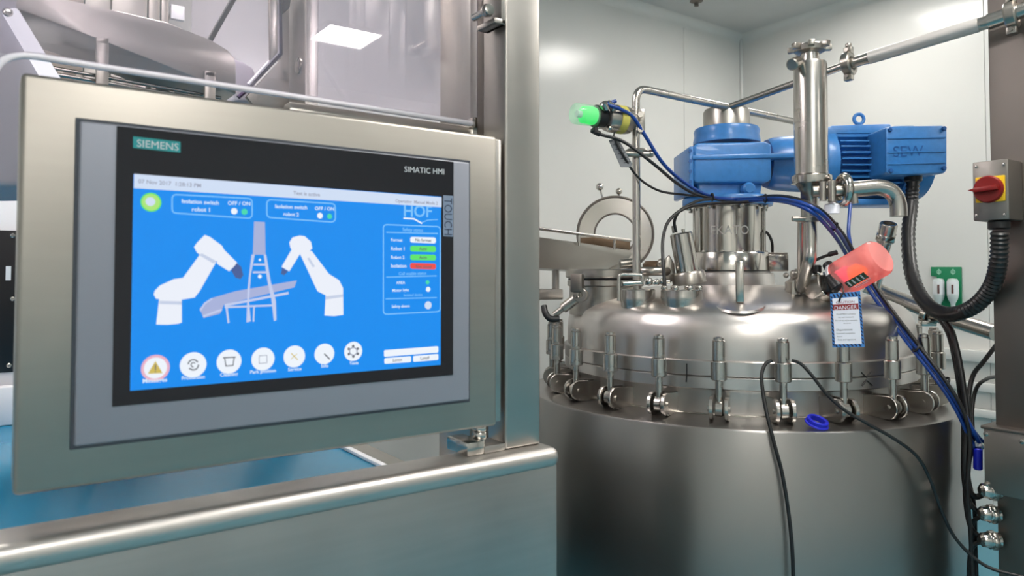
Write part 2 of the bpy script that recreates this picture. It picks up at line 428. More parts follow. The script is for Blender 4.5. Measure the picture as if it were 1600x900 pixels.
def on_display(name, m, polys=(), texts=(), lines=(), circs=(), lvl=1, parent=None):
    """flat print on the display: polygons, lettering, strokes and discs given on the picture plane"""
    off = SO + .0002*lvl
    if not name.endswith('_picture') and len(polys)+len(texts)+len(lines)+len(circs) > 1:
        for k_, seq in enumerate((polys, texts, lines, circs)):
            for it in seq: on_display(name, m, *[[it] if j == k_ else () for j in range(4)], lvl=lvl)
        return
    bm = NB()
    for pl in polys: 
        P = [q(x, y, off) for x, y in pl]; vv = [bm.verts.new(p) for p in P]; bm.faces.new(vv)
    for s, l, r in texts: put_text(bm, s, q(l[0], l[1], off), q(r[0], r[1], off), ZD, bold=.018)
    for pts, w in lines:
        P = [q(x, y, off) for x, y in pts]; W_ = w/F_PX*P[0].dot(FW)/2
        for a, b in zip(P, P[1:]):
            n = (b-a).normalized(); e = Vector((-n.z, 0, n.x))*W_; a2 = a-n*W_*.5; b2 = b+n*W_*.5
            vv = [bm.verts.new(v) for v in (a2-e, b2-e, b2+e, a2+e)]; bm.faces.new(vv)
    for (x, y), r, n in circs:
        c = q(x, y, off); R = r/F_PX*c.dot(FW)
        bm.faces.new([bm.verts.new(c+Vector((math.cos(2*math.pi*k/n)*R, 0, math.sin(2*math.pi*k/n)*R))) for k in range(n)])
    o = finish(name, bm, m, parent or scr, smooth=0)
    return o
def rrect(x0, ya, x1, yb, ya2, yb2, r=6):
    """rounded outline between left edge (x0: ya..yb) and right edge (x1: ya2..yb2)"""
    pts = []
    for (cx, cy), a0 in (((x1-r, ya2+r), -90), ((x1-r, yb2-r), 0), ((x0+r, yb-r), 90), ((x0+r, ya+r), 180)):
        for k in range(4):
            a = math.radians(a0+30*k); pts.append((cx+r*math.cos(a), cy+r*math.sin(a)))
    return pts
def frame_line(x0, ya, x1, yb, ya2, yb2, r=6):
    p = rrect(x0, ya, x1, yb, ya2, yb2, r); return p + [p[0]]
on_display('title_bar', M['s_pale'], polys=[[(209.5, 271.5), (690, 308.3), (690, 324), (209, 294)]])
on_display('title_text', M['s_grey'], texts=[('07 Nov 2017  1:28:13 PM', (216, 286), (314, 293)), ('Test is active', (458, 304), (500, 307)), ('Operating  Manual Mode 2', (618, 316), (684, 320))], lvl=2)
on_display('switch_frame', M['s_line'], lines=[(frame_line(269, 304, 394, 333, 310, 341), 2), (frame_line(417, 312, 524, 340, 318, 347), 2)])
on_display('switch_text', M['s_text'], texts=[('Isolation switch', (284, 317), (342, 320)), ('robot 1', (300, 330), (328, 331)), ('OFF / ON', (356, 320), (391, 321)),
    ('Isolation switch', (430, 325), (480, 327)), ('robot 2', (443, 337), (467, 338)), ('OFF / ON', (492, 328), (522, 329))])
on_display('switch_lamp', M['s_white'], circs=[((366, 330), 5, 20), ((500, 337), 4.6, 20)])
on_display('switch_lamp', M['s_mint'], circs=[((382, 331), 4.8, 20), ((515, 338), 4.2, 20)])
b = on_display('status_button', M['s_green'], circs=[((236, 316), 15, 32)]); on_display('status_button', M['s_lime'], circs=[((236, 316), 13, 32)], lvl=2); on_display('status_button', M['s_pale'], circs=[((235, 315), 7, 24)], lvl=3)
on_display('maker_mark', M['s_line'], texts=[('HOF', (631, 338), (675, 339))])
on_display('maker_mark', M['s_white'], lines=[([(631, 341), (647, 342), (659, 349)], 2.4)], lvl=2)
on_display('maker_mark', M['s_line'], lines=[([(659, 348), (668, 344), (684, 343)], 1.4)], lvl=2)
on_display('status_frame', M['s_line'], lines=[(frame_line(599, 351, 688, 491, 354, 487, 5), 1.8), ([(604, 363), (684, 365)], 1.8), ([(604, 433), (682, 431)], 1.6), ([(603, 467), (682, 465)], 1.6)])
on_display('status_text', M['s_text'], texts=[('Format', (611, 377), (629, 377.5)), ('Robot 1', (611, 391), (632, 391)), ('Robot 2', (611, 404.5), (632, 404.5)), ('Isolation', (611, 418), (635, 418)),
    ('AREA', (619, 444), (633, 443.5)), ('Motor light', (613, 456), (639, 455)), ('Safety doors', (612, 481), (640, 480))])
on_display('status_heading', M['s_line'], texts=[('Safety status', (629, 361), (661, 362)), ('Cell enable status', (623, 430), (666, 429)), ('Isolated device', (631, 463), (660, 462))])
on_display('status_field', M['s_white'], polys=[rrect(641, 370, 681, 379, 371, 380.5, 3)], circs=[((669, 452), 4, 18)])
on_display('status_field', M['s_green'], polys=[rrect(641, 384, 681, 393, 384.5, 394, 3), rrect(641, 397.5, 681, 406.5, 398, 407, 3)])
on_display('status_field', M['s_red'], polys=[rrect(641, 411, 681, 420, 412, 421, 3)])
on_display('status_lamp', M['s_mint'], circs=[((668, 441), 3.4, 18)])
on_display('status_lamp', M['s_pale'], circs=[((669, 477), 6.2, 20)])
on_display('field_text', M['s_dark'], texts=[('No format', (649, 377), (674, 378)), ('Auto', (655, 391), (667, 391)), ('Auto', (655, 404.5), (667, 404.5)), ('Not closed', (650, 418.5), (674, 419))], lvl=2)
# the pictured robots and the lift between them
robA = [[(244, 507), (249, 464), (284, 466), (284, 504), (278, 506), (262, 507.5)],
        [(240, 460), (242, 454), (250, 446), (272, 436), (286, 434), (312, 398), (338, 409), (312, 455), (304, 465), (286, 468), (244, 467)],
        [(303, 386), (308, 379), (320, 367), (328, 370), (347, 384), (350, 390), (342, 408), (330, 408), (308, 395)],
        [(340, 386), (350, 390), (371, 411), (358, 424), (339, 412)]]
on_display('robot_picture', M['s_arm'], polys=robA)
on_display('robot_picture', M['s_armdk'], polys=[[(249, 470), (284, 471), (284, 476), (249, 475)], [(310, 398), (316, 396), (338, 408), (334, 412)]], lvl=2)
on_display('robot_tool', M['s_navy'], polys=[[(361, 422), (370, 411), (377, 417), (380, 430), (376, 436), (368, 434)]], lvl=2)
robB = [[(507, 493), (509, 459), (536, 450), (536.5, 492), (522, 494)],
        [(468, 395), (487, 392), (514, 428), (530, 438), (536, 450), (534, 458), (510, 462), (496, 455)],
        [(452, 379), (457, 371), (468, 368), (476, 369), (486, 378), (488, 388), (480, 396), (462, 394), (454, 388)],
        [(456, 389), (470, 395), (452, 424), (440, 417)]]
on_display('robot_picture', M['s_arm'], polys=robB)
on_display('robot_picture', M['s_armdk'], polys=[[(509, 463), (536, 460), (536, 464), (509, 468)], [(480, 404), (483, 402), (492, 416), (489, 418)]], lvl=2)
on_display('robot_tool', M['s_navy'], polys=[[(441, 418), (450, 424), (444, 430), (439, 428)]], lvl=2)
on_display('lift_picture', M['s_lilac'], polys=[[(397, 346), (414, 347), (415, 398), (395, 398)], [(312, 482), (330, 466), (368, 455), (464, 438), (460, 449), (350, 476), (344, 490), (318, 497)]], lvl=1)
on_display('lift_picture', M['s_lilac2'], polys=[[(393, 398), (398, 398), (392, 430), (389, 470), (392, 502), (385, 504), (387, 450)], [(412, 398), (416, 398), (423, 440), (431, 470), (432, 500), (428, 502), (424, 468), (418, 440)],
    [(396, 412), (415, 412), (415, 415), (396, 415)], [(395, 424), (418, 424), (418, 427), (395, 427)]], lines=[([(352, 480), (430, 477)], 3), ([(354, 480), (357, 504)], 3), ([(397, 480), (396, 502)], 2.5), ([(352, 477), (450, 458)], 4), ([(313, 485), (320, 474), (331, 467)], 2.5), ([(318, 494), (346, 484)], 3)], lvl=2)
on_display('lift_picture', M['s_white'], circs=[((406, 432), 3, 12), ((406, 406), 2, 10)], lvl=3)
# icon row
icons = [(243, 575, 20.5, 'Messages', 223, 261, 598.5), (302, 570, 19.5, 'Production', 284, 320, 593.5), (358, 565, 18.6, 'Cleaning', 344, 372, 588.5), (411, 561, 17.8, 'Park position', 391, 431, 584),
         (460, 557, 17, 'Service', 450, 471, 580), (507, 553, 16, 'Info', 502, 513, 574.5), (552, 549, 15, 'Tools', 546, 560, 570)]
for i, (x, y, r, s, l, rr_, yy) in enumerate(icons):
    on_display('icon_disc', M['s_pink'] if i == 0 else M['s_white'], circs=[((x, y), r, 40)])
    if i == 0: on_display('icon_disc', M['s_white'], circs=[((x, y), r*.8, 40)], lvl=2)
    on_display('icon_name', M['s_text'], texts=[(s, (l, yy), (rr_, yy-(rr_-l)*.07))], lvl=2)
on_display('icon_glyph', M['s_yellow'], polys=[[(243, 564), (254, 583), (231, 584)]], lvl=3)
on_display('icon_glyph', M['s_dark'], lines=[([(243, 570), (243, 578)], 1.6), ([(243, 580.4), (243, 581)], 1.8)], lvl=4)
on_display('icon_glyph', M['s_dark'], lines=[([(302+8*math.cos(t), 570+8*math.sin(t)) for t in [k*.3 for k in range(9)]], 2), ([(302+8*math.cos(t), 570+8*math.sin(t)) for t in [3.3+k*.3 for k in range(9)]], 2), ([(302+3.5*math.cos(t), 570+3.5*math.sin(t)) for t in [1.5+k*.5 for k in range(9)]], 1.6)], lvl=2)
on_display('icon_glyph', M['s_dark'], lines=[([(349, 559), (368, 558)], 1.8), ([(351, 559), (353, 572), (364, 571), (366, 558)], 1.6)], lvl=2)
on_display('icon_glyph', M['s_grey'], lines=[([(405, 556), (417, 555), (417, 567), (405, 568), (405, 556)], 1)], lvl=2)
on_display('icon_glyph', M['s_yellow'], lines=[([(455, 552), (465, 562)], 1.4), ([(455, 561), (464, 553)], 1)], lvl=2)
on_display('icon_glyph', M['s_dark'], lines=[([(507, 553), (515, 561)], 2)], lvl=2)
on_display('icon_glyph', M['s_dark'], circs=[((552+8*math.cos(k*math.pi/3+.5), 549+8*math.sin(k*math.pi/3+.5)), 2.2, 8) for k in range(6)] , lvl=2)
on_display('icon_glyph', M['s_grey'], lines=[([(552+6*math.cos(k*.5), 549+6*math.sin(k*.5)) for k in range(14)], 1.6)], lvl=3)
on_display('input_field', M['s_white'], polys=[rrect(600, 547, 685, 557.5, 541, 551, 2), rrect(600.5, 559.5, 642.5, 568.5, 556.5, 566, 2), rrect(645.5, 556, 685, 565.5, 553, 562.5, 2)])
on_display('input_text', M['s_dark'], texts=[('Logon', (614, 565), (628, 564)), ('Logoff', (657, 562), (671, 561))], lvl=2)
# print on the front glass
def on_glass(name, m, c4=None, text=None, vert=None, lvl=1):
    off = BZ+.0012+.0003*lvl; bm = NB()
    if c4: bm.faces.new([bm.verts.new(q(x, y, off)) for x, y in c4])
    if text: put_text(bm, text[0], q(*text[1], off), q(*text[2], off), ZD)
    if vert: put_text(bm, vert[0], q(*vert[1], off), q(*vert[2], off), XD, 1.2)
    return finish(name, bm, m, gl, smooth=0)
on_glass('badge', M['teal'], [(208, 213), (282, 221.5), (282, 238.5), (208, 231)])
on_glass('badge_lettering', M['greylet'], text=('SIEMENS', (214, 229), (279, 235.5)), lvl=2)
on_glass('model_lettering', M['greylet'], text=('SIMATIC HMI', (632, 268.5), (694, 272.5)))
on_glass('touch_strip', M['touchbg'], [(692.5, 305), (708, 306), (708, 370), (692.5, 369)])
on_glass('touch_lettering', M['touchlt'], vert=('TOUCH', (694.5, 309), (694.5, 367)), lvl=2)

# ================================================================== machine guard enclosure with its front beam
BT = .81
px_r = PY(845, 400, .985).x; px_l = PY(790, 400, .985).x
enc = thing('machine_enclosure', (px_l-.4, 1.6, 0), 'steel-framed machine guard with clear panes behind the operator panel', 'machine guard')
bm = NB(); box(bm, (-1.6, .955, .28), (px_r+.012, 1.028, BT-.018), .004, 3); fb = finish('front_beam', bm, M['beam'], enc)
bm = NB(); box(bm, (-1.6, .948, BT-.034), (px_r+.016, 1.03, BT), .0155, 6); finish('cap_rail', bm, M['caprail'], fb)
bm = NB(); box(bm, (-1.6, .985, 0), (px_r, 1.03, .28), .004); finish('plinth', bm, M['frame'], enc)
bm = NB(); box(bm, (px_l, .985, BT), (px_r, 1.055, 2.42), .005, 3); finish('corner_post', bm, M['frame'], enc)
# foot and bolt that hold the operator panel
a = PY(757, 690, .985)
bm = NB(); box(bm, (a.x, .985, BT), (px_l, 1.035, BT+.012), .002); finish('foot_plate', bm, M['frame'], enc)
bl = PY(722, 690, 1.0).x; br = PY(757, 690, .985).x
bm = NB(); box(bm, (bl, .984, BT), (br, 1.05, BT+.022), .003)
br_o = finish('clamp_block', bm, M['polish'], enc)
cx = PY(748, 665, 1.0).x
bm = NB(); hexnut(bm, (cx+.006, 1.004, BT+.022), (0, 0, 1), .014, .011); hexnut(bm, (cx+.006, 1.004, BT+.034), (0, 0, 1), .014, .009); rod(bm, (cx+.006, 1.004, BT+.01), (cx+.006, 1.004, BT+.055), .008); finish('bolt', bm, M['polish'], br_o)
# latch at the top of the door
lx0 = PY(757, 10, .99).x; lx1 = PY(783, 10, .99).x
z0 = PY(770, 38, .985).z
bm = NB(); box(bm, (lx1-.010, .975, z0), (lx1, 1.03, z0+.12), .002); box(bm, (lx0+.01, .975, z0), (lx1, 1.03, z0+.009), .002); lat = finish('latch', bm, M['frame'], enc)
c = PY(766, 14, .97); bm = NB(); lathe(bm, [(0, 0), (.009, .001), (.011, .008), (.009, .016), (.006, .018), (.006, .05)], c, (0, 1, 0), 20); finish('latch_knob', bm, M['polish'], lat)
# recessed steel jamb between pane and post
jx0 = PY(764, 100, 1.05).x
bm = NB(); box(bm, (jx0, 1.055, BT), (px_l+.02, 1.09, 2.42), .004); finish('jamb', bm, M['darkst'], enc)
# side mullions and side pane (they stand in the plane of the corner post, going away from the viewer)
def side_y(px): return PX(px, 100, px_r-.03).y
for a_, b_, m in ((745, 697, 'frame'), (485, 440, 'frame')):
    bm = NB(); box(bm, (px_r-.045, side_y(a_), .3), (px_r-.005, side_y(b_), 2.42), .004); mu = finish('mullion', bm, M[m], enc)
    if a_ == 485:
        p = PX(467, 103, px_r-.045); bm = NB(); lathe(bm, [(.024, 0), (.024, .004), (.014, .007), (.006, .007), (0, .006)], p, (-1, 0, 0), 28); finish('button_boss', bm, M['polish'], mu)
bm = NB(); box(bm, (px_r-.028, side_y(697), 1.0), (px_r-.022, side_y(485), 2.42)); finish('side_pane', bm, M['sideglass'], enc, smooth=0)
bm = NB(); box(bm, (px_r-.05, 1.06, 2.42), (px_r, 2.75, 2.47), .004); finish('top_rail', bm, M['frame'], enc)
bm = NB(); box(bm, (-1.6, .985, 2.42), (px_r, 1.055, 2.47), .004); finish('top_rail', bm, M['frame'], enc)
# front guard pane with its polished lower edge, rounded at the left
GY = 1.10
ez = PY(400, 139, GY).z
gxr = PY(750, 100, GY).x
bm = NB()
ex = PY(20, 88, GY).x
outline = [(gxr, ez-.012), (gxr, 2.41), (-1.2, 2.41), (-1.2, ez)]
prism(bm, [Vector((x, GY, z)) for x, z in [(-1.2, ez), (gxr, ez), (gxr, 2.41), (-1.2, 2.41)]], (0, .008, 0))
pane = finish('guard_pane', bm, M['glass'], enc, smooth=0)
bm = NB(); box(bm, (PY(452, 160, GY+.02).x, GY+.02, ez-.10), (gxr, GY+.05, ez-.006), .004); finish('lower_rail', bm, M['brushed'], enc)
bm = NB(); lp = PY(0, 98, GY)
tube(bm, bend([Vector((lp.x-.012, GY+.004, ez-.09)), Vector((lp.x-.006, GY+.004, ez+.002)), Vector((ex+.10, GY+.004, ez)), Vector((gxr, GY+.004, ez-.004))], .05, 10), .0048, 10); finish('edge_strip', bm, M['paneedge'], pane)
bm = NB(); box(bm, (gxr-.001, GY-.002, ez-.02), (gxr+.004, GY+.01, 2.41), .001, 1); finish('edge_seal', bm, M['panedark'], pane)
a = PY(752, 188, GY-.004); bm = NB(); box(bm, (a.x-.016, GY-.006, a.z-.016), (a.x+.006, GY+.014, a.z+.004), .002); finish('pane_clip', bm, M['polish'], pane)
# blue deck inside the machine
DZ = .70
bm = NB(); box(bm, (-1.6, 1.03, DZ-.03), (px_r-.10, 2.78, DZ), .003); finish('deck', bm, M['deck'], enc)
bm = NB(); box(bm, (px_r-.10, 1.03, DZ-.03), (px_r-.05, 2.78, DZ+.004), .002); finish('deck_border', bm, M['brushed'], enc)
bm = NB(); box(bm, (px_r-.112, 1.03, DZ+.0), (px_r-.098, 2.78, DZ+.008), .002); finish('deck_lip', bm, M['whitepl'], enc)
bm = NB(); box(bm, (-1.6, 2.55, 0), (px_r-.05, 2.6, DZ-.031)); finish('rear_plinth', bm, M['frame'], enc)

# --- chute, cover, strut and cabinet inside the guard
ch = thing('feed_chute', PY(250, 150, 1.8), 'sloping brushed steel feed chute behind the guard pane', 'chute')
bm = NB(); prism(bm, [PY(x, y, 1.66) for x, y in [(20, -26), (60, -8), (172, 15), (260, 34), (328, 62), (356, 78), (366, 90), (369, 100), (369, 147), (150, 59), (20, 12)]], (0, .22, 0), .003, 2); body = finish('trough', bm, M['frame'], ch)
for x0, x1, ya, yb in ((150, 170, 60, 190), (320, 337, 112, 200)):
    bm = NB(); prism(bm, [PY(x, y, 1.645) for x, y in [(x0, ya), (x1, ya), (x1, yb), (x0, yb)]], (0, .012, 0), .002); 
    pa = PY(x0, ya, 1.645); pb = PY(x1, ya, 1.645); box(bm, (pa.x, 1.645, pa.z-.008), (pb.x, 1.66, pb.z), .001)
    p0 = PY((x0+x1)/2, yb-10, 1.66); box(bm, (pa.x+.004, 1.655, DZ if x0 < 200 else .95), (pb.x-.004, 1.668, pa.z-.03), .001); finish('hanger_strap', bm, M['brushed'], ch)
bm = NB()
for y_ in (1.70, 1.86):
    rod(bm, PY(70, 104, y_), PY(345, 153, y_), .004, 10); rod(bm, PY(70, 113, y_), PY(345, 160, y_), .004, 10)
rl = finish('roller_frame', bm, M['polish'], ch)
for k in range(9):
    x = 95+k*29; bm = NB(); rod(bm, PY(x, 108+(x-70)*.175, 1.70), PY(x, 108+(x-70)*.175, 1.70)+Vector((0, .16, 0)), .005, 10); finish('roller', bm, M['cast'], rl)
rob = thing('robot_cover', PY(10, 290, 1.55), 'pale grey smooth machine cover at the left picture edge', 'machine cover')
bm = NB(); prism(bm, [PY(x, y, 1.5) for x, y in [(-140, -60), (-10, -60), (16, -4), (34, 20), (66, 90), (78, 150), (78, 292), (-140, 292)]], (0, .3, 0), .012, 3); finish('shell', bm, M['palepl'], rob)
bm = NB(); prism(bm, [PY(x, y, 1.488) for x, y in [(3, 17), (7, 13), (26, 12), (30, 16), (92, 118), (130, 180), (104, 180), (62, 117)]], (0, .014, 0), .002, 2); part_label(finish('white_bar', bm, M['whitebar'], rob), 'slanting white bar with added glow')  # bar given emission so that it shows bright white
bm = NB(); lathe(bm, [(0, .004), (.006, .003), (.008, 0)], PY(12, 19, 1.4875), (0, -1, 0), 16); finish('screw', bm, M['polish'], rob)
bm = NB(); pa = PY(48, 290, 1.66); pb = PY(78, 290, 1.66); box(bm, (pa.x, 1.66, DZ), (pb.x, 1.79, pa.z), .004); finish('pedestal', bm, M['palepl'], rob)
cab = thing('black_cabinet', PY(0, 640, 2.4), 'black control cabinet with silver screws left of the operator panel', 'cabinet')
pa = PY(-150, 294, 2.38); pb = PY(70, 640, 2.38)
bm = NB(); box(bm, (pa.x, 2.40, DZ), (pb.x, 2.62, PY(10, 292, 2.40).z), .004); finish('body', bm, M['whitepl'], cab)
bm = NB(); box(bm, (pa.x+.05, 2.388, PY(10, 582, 2.39).z), (PY(60, 400, 2.39).x, 2.41, PY(10, 360, 2.39).z), .002); dr = finish('door', bm, M['blackpl'], cab)
for x, y in ((20, 368), (20, 467), (14, 571)):
    bm = NB(); lathe(bm, [(.006, 0), (.006, .002), (.004, .004), (0, .004)], PY(x, y, 2.388), (0, -1, 0), 14); finish('screw', bm, M['polish'], dr)
bm = NB(); pa = PY(9, 416, 2.388); pb = PY(17, 438, 2.388); box(bm, (pa.x, 2.3865, pb.z), (pb.x, 2.388, pa.z)); nl = finish('label_plate', bm, M['white'], dr, smooth=0)
bm = NB(); pa = PY(-150, 600, 2.37); pb = PY(60, 640, 2.37); box(bm, (pa.x, 2.35, DZ), (pb.x, 2.395, PY(10, 604, 2.36).z), .006); finish('skirt', bm, M['whitepl'], cab)
st = thing('gas_strut', PY(328, 62, 1.95), 'thin black gas strut above the feed chute', 'strut')
bm = NB(); rod(bm, PY(366, -4, 1.9), PY(326, 66, 1.9), .007, 14); finish('cylinder', bm, M['blackpl'], st)
bm = NB(); rod(bm, PY(388, -44, 1.9), PY(364, 0, 1.9), .004, 12); finish('piston_rod', bm, M['polish'], st)
# inner door with bevelled corner, dark seal and handle
dr = thing('inner_door', PY(430, 130, 2.2), 'inner clear door with a slanted dark-edged corner beside the mullion', 'door')
YD = 2.15
bm = NB(); tube(bm, [PY(437, -30, YD), PY(439, 84, YD), PY(383, 143, YD), PY(372, 152, YD)], .006, 8); finish('seal', bm, M['panedark'], dr)
bm = NB(); tube(bm, [PY(433, -30, YD-.01), PY(434, 82, YD-.01), PY(388, 132, YD-.01)], .005, 8); finish('edge', bm, M['paneedge'], dr)
bm = NB(); prism(bm, [PY(x, y, YD) for x, y in [(441, -30), (452, -30), (452, 175), (405, 175), (385, 150), (441, 92)]], (0, .02, 0), .002); finish('corner_plate', bm, M['frame'], dr)
bm = NB(); prism(bm, [PY(x, y, YD-.03) for x, y in [(421, -30), (434, -30), (434, 82), (423, 94)]], (0, .02, 0), .003); finish('handle_bar', bm, M['frame'], dr)
bm = NB(); prism(bm, [PY(x, y, YD-.05) for x, y in [(441, -10), (456, -10), (453, 12), (442, 22)]], (0, .02, 0), .003); finish('lock_grip', bm, M['blackpl'], dr)
bm = NB(); prism(bm, [PY(x, y, YD+.01) for x, y in [(300, -30), (437, -30), (437, 84), (380, 145), (300, 145)]], (0, .006, 0)); finish('pane', bm, M['sideglass'], dr, smooth=0)
bm = NB(); prism(bm, [PY(x, y, 2.3) for x, y in [(362, 90), (380, 96), (396, 105), (400, 118), (399, 160), (362, 160)]], (0, .2, 0), .01, 3)
tag(finish('machine_hood', bm, M['palepl']), 'rounded lilac-grey hood behind the end of the feed chute', 'machine cover')
# tall locker-like steel panels far behind the chute
pl = thing('rear_partition', PY(170, 200, 2.55), 'row of dull steel panels standing behind the feed chute', 'partition')
for x0, x1, m in ((20, 129, 'darkst'), (131, 171, 'frame'), (173, 228, 'frame'), (231, 248, 'brushed'), (251, 262, 'frame')):
    pa = PY(x0, 100, 2.5); pb = PY(x1, 100, 2.5); bm = NB(); box(bm, (pa.x, 2.5, DZ), (pb.x, 2.53, 2.4), .003); finish('panel', bm, M[m], pl)
bm = NB(); pa = PY(267, 7, 2.52); pb = PY(288, 33, 2.52); box(bm, (pa.x, 2.515, pb.z), (pb.x, 2.535, pa.z), .002)
sg = tag(finish('bright_patch_plate', bm, M['whitepl']), 'small white plate standing in for a notice beside the steel panels behind the chute', 'gleam')  # white plate put in for a small bright patch of window light
bm = NB(); rod(bm, (pa.x+.01, 2.53, pb.z+.03), (pa.x+.01, Y1-.006, pb.z+.03), .005, 10); finish('stand_off', bm, M['polish'], sg)

# ================================================================== the mixing tank
TC = PD(1141, 430, 2.431); TC = Vector((TC.x, TC.y, 0))
toc = Vector((-TC.x, -TC.y, 0)).normalized(); tor = Vector((-toc.y, toc.x, 0))   # towards the viewer, and to the viewer's right
if tor.dot(RT) < 0: tor = -tor
def T(r, deg, z):
    a = math.radians(deg); return TC + toc*(r*math.cos(a)) + tor*(r*math.sin(a)) + Vector((0, 0, z))
RJ, RL = .672, .555
ZS, ZF = .722, .874                 # shoulder and top of the lid flange
DOME = [(.547, ZF), (.547, .925), (.543, .958), (.531, .988), (.510, 1.006), (.480, 1.020), (.43, 1.035), (.36, 1.049), (.26, 1.061), (.14, 1.069), (0, 1.073)]
def dome_z(r):
    for (r0, z0), (r1, z1) in zip(DOME, DOME[1:]):
        if r1 <= r <= r0: return z0 + (z1-z0)*(r0-r)/(r0-r1)
    return ZF
tank = thing('mixing_tank', TC, 'large round stainless mixing tank with a domed bolted lid', 'tank')
bm = NB(); lathe(bm, [(RJ, .10), (RJ, ZS-.008), (RJ-.003, ZS-.002), (RJ-.010, ZS), (.532, ZS+.006), (.52, ZS+.006)], TC, seg=128); finish('jacket', bm, M['jacket'], tank)
bm = NB(); ringz(bm, TC+Vector((0, 0, ZS+.001)), (0, 0, 1), .541, .525, .009, 128, .003); finish('weld_bead', bm, M['polish'], tank)
bm = NB(); lathe(bm, [(.530, ZS), (.530, .785), (.533, .796), (.553, .797), (.556, .800), (.556, .829), (.554, .831), (.51, .831)], TC, seg=128); finish('neck_flange', bm, M['lid'], tank)
prof = [(.51, .8325), (.554, .8325), (.557, .835), (.557, ZF-.003), (.553, ZF)] + DOME
bm = NB(); lathe(bm, prof, TC, seg=128); lid = finish('lid', bm, M['lid'], tank)
for k in range(4):
    d = 45+90*k; bm = NB(); rod(bm, T(.5, d, 0), T(.5, d, .12), .05, 20); finish('foot', bm, M['frame'], tank)
# swing bolts round the lid: one built, the others copied and turned about the tank's axis
def bolt_parts():
    r = .600; bm = NB()
    rod(bm, T(r, 0, .757), T(r, 0, .90), .0095, 16)
    ringz(bm, T(r, 0, .757)-tor*.010, tor, .020, .004, .020, 24, .002)
    b = finish('swing_bolt', bm, M['pipe'], tank, origin=TC)
    bm = NB(); rod(bm, T(r, 0, .830), T(r, 0, .879), .0205, 24, .002); finish('sleeve', bm, M['pipe'], b)
    bm = NB(); rod(bm, T(r, 0, .879), T(r, 0, .931), .0160, 24, .0015); lathe(bm, [(.016, 0), (.0135, .002), (.0135, .008), (.008, .010), (0, .007)], T(r, 0, .931), (0, 0, 1), 20); finish('nut', bm, M['pipe'], b)
    for s in (-1, 1):
        bm = NB(); c = T(r+.002, 0, .757) + tor*(s*.0195)
        pts = [c + toc*.028*math.cos(t) + Vector((0, 0, .030*math.sin(t))) for t in [math.radians(-75+k*16) for k in range(11)]]
        pts += [T(.529, 0, .782)+tor*(s*.0195), T(.529, 0, ZS+.006)+tor*(s*.0195), T(.595, 0, ZS+.004)+tor*(s*.0195)]
        prism(bm, [p-tor*.0048 for p in pts], tor*.0096, .0012, 1)
        rod(bm, c+tor*(s*.004), c+tor*(s*.0088), .0075, 14); finish('clevis_ear', bm, M['pipe'], b)
    return b
proto = bolt_parts()
PH0 = -2.9
proto.rotation_euler.z = 0
def turn(o, deg):               # positive degrees go to the viewer's right
    return math.radians(deg) if (Matrix.Rotation(.1, 3, 'Z') @ toc).dot(tor) > 0 else -math.radians(deg)
kids = list(proto.children)
for k in range(24):
    d = PH0 + 15*k
    if k == 0: o = proto
    else:
        o = proto.copy(); COL.objects.link(o); o.parent = tank
        for c_ in kids:
            c2 = c_.copy(); COL.objects.link(c2); c2.parent = o
    o.rotation_euler.z = turn(o, d)
# pen marks on the flange
def flange_mark(strokes):
    bm = NB()
    for a, b in strokes:
        P = []
        for px, py in (a, b):
            # drop the point on to the flange's round face
            r = ray(px, py); A = r.x**2+r.y**2; Bq = -2*(r.x*TC.x+r.y*TC.y); Cq = TC.x**2+TC.y**2-.5585**2
            t = (-Bq-math.sqrt(Bq*Bq-4*A*Cq))/(2*A); P.append(EYE+r*t)
        rod(bm, P[0], P[1], .0016, 6)
    finish('pen_mark', bm, M['marker'], tank)
flange_mark([((1346, 582), (1354, 590)), ((1361, 580), (1354, 590)), ((1347, 603), (1354, 594)), ((1363, 602), (1354, 594))])
flange_mark([((1073, 568), (1073, 583)), ((1073, 583), (1072, 597))])

# ------------------------------------------------ nozzles standing on the lid
def nozzle(px, py, d, r, h, r_top=None, m='pipe', bolts=0, open_=True):
    c = PD(px, py, d); rr = (Vector((c.x, c.y, 0))-TC).length; z = dome_z(rr)
    bm = NB(); b = Vector((c.x, c.y, z-.03)); H = h+.03
    lathe(bm, [(r*.94, 0), (r*.94, .022), (r*1.02, .036), (r, .042), (r, H-.003), (r-.003, H), (r*.80, H), (r*.78, H-.01), (0, H-.01)], b, seg=48)
    o = finish('nozzle', bm, M[m], lid); top = b+Vector((0, 0, H))
    for k in range(bolts):
        a = 2*math.pi*(k+.5)/bolts; p = top+Vector((math.cos(a), math.sin(a), 0))*r*.9
        bm = NB(); rod(bm, p-Vector((0, 0, .004)), p+Vector((0, 0, .012)), .006, 10); hexnut(bm, p, (0, 0, 1), .009, .009); finish('stud', bm, M['polish'], o)
    return o, top
n1, top1 = nozzle(1065, 462, 2.06, .058, .030, bolts=8)     # round sight port in front of the steel canister
n2, top2 = nozzle(996, 465, 2.14, .052, .035, bolts=0)      # port that carries the upright pipe
n4, top4 = nozzle(1255, 470, 2.12, .050, .030)
# manway neck with dark gasket at the lid's far left
mc = PD(946, 440, 2.36); mc = Vector((mc.x, mc.y, 0)); mz = dome_z((mc-TC).length)
bm = NB(); lathe(bm, [(.118, mz-.06), (.118, mz+.03), (.124, mz+.034), (.124, mz+.05), (.10, mz+.05), (.10, mz-.02), (0, mz-.02)], mc, seg=56); mw = finish('manway_neck', bm, M['cast'], lid)
bm = NB(); ringz(bm, mc+Vector((0, 0, mz+.051)), (0, 0, 1), .122, .10, .006, 56); finish('gasket', bm, M['black'], mw)
bm = NB(); ringz(bm, mc+Vector((0, 0, mz+.058)), (0, 0, 1), .130, .105, .028, 56, .004); finish('clamp_ring', bm, M['cast'], mw)
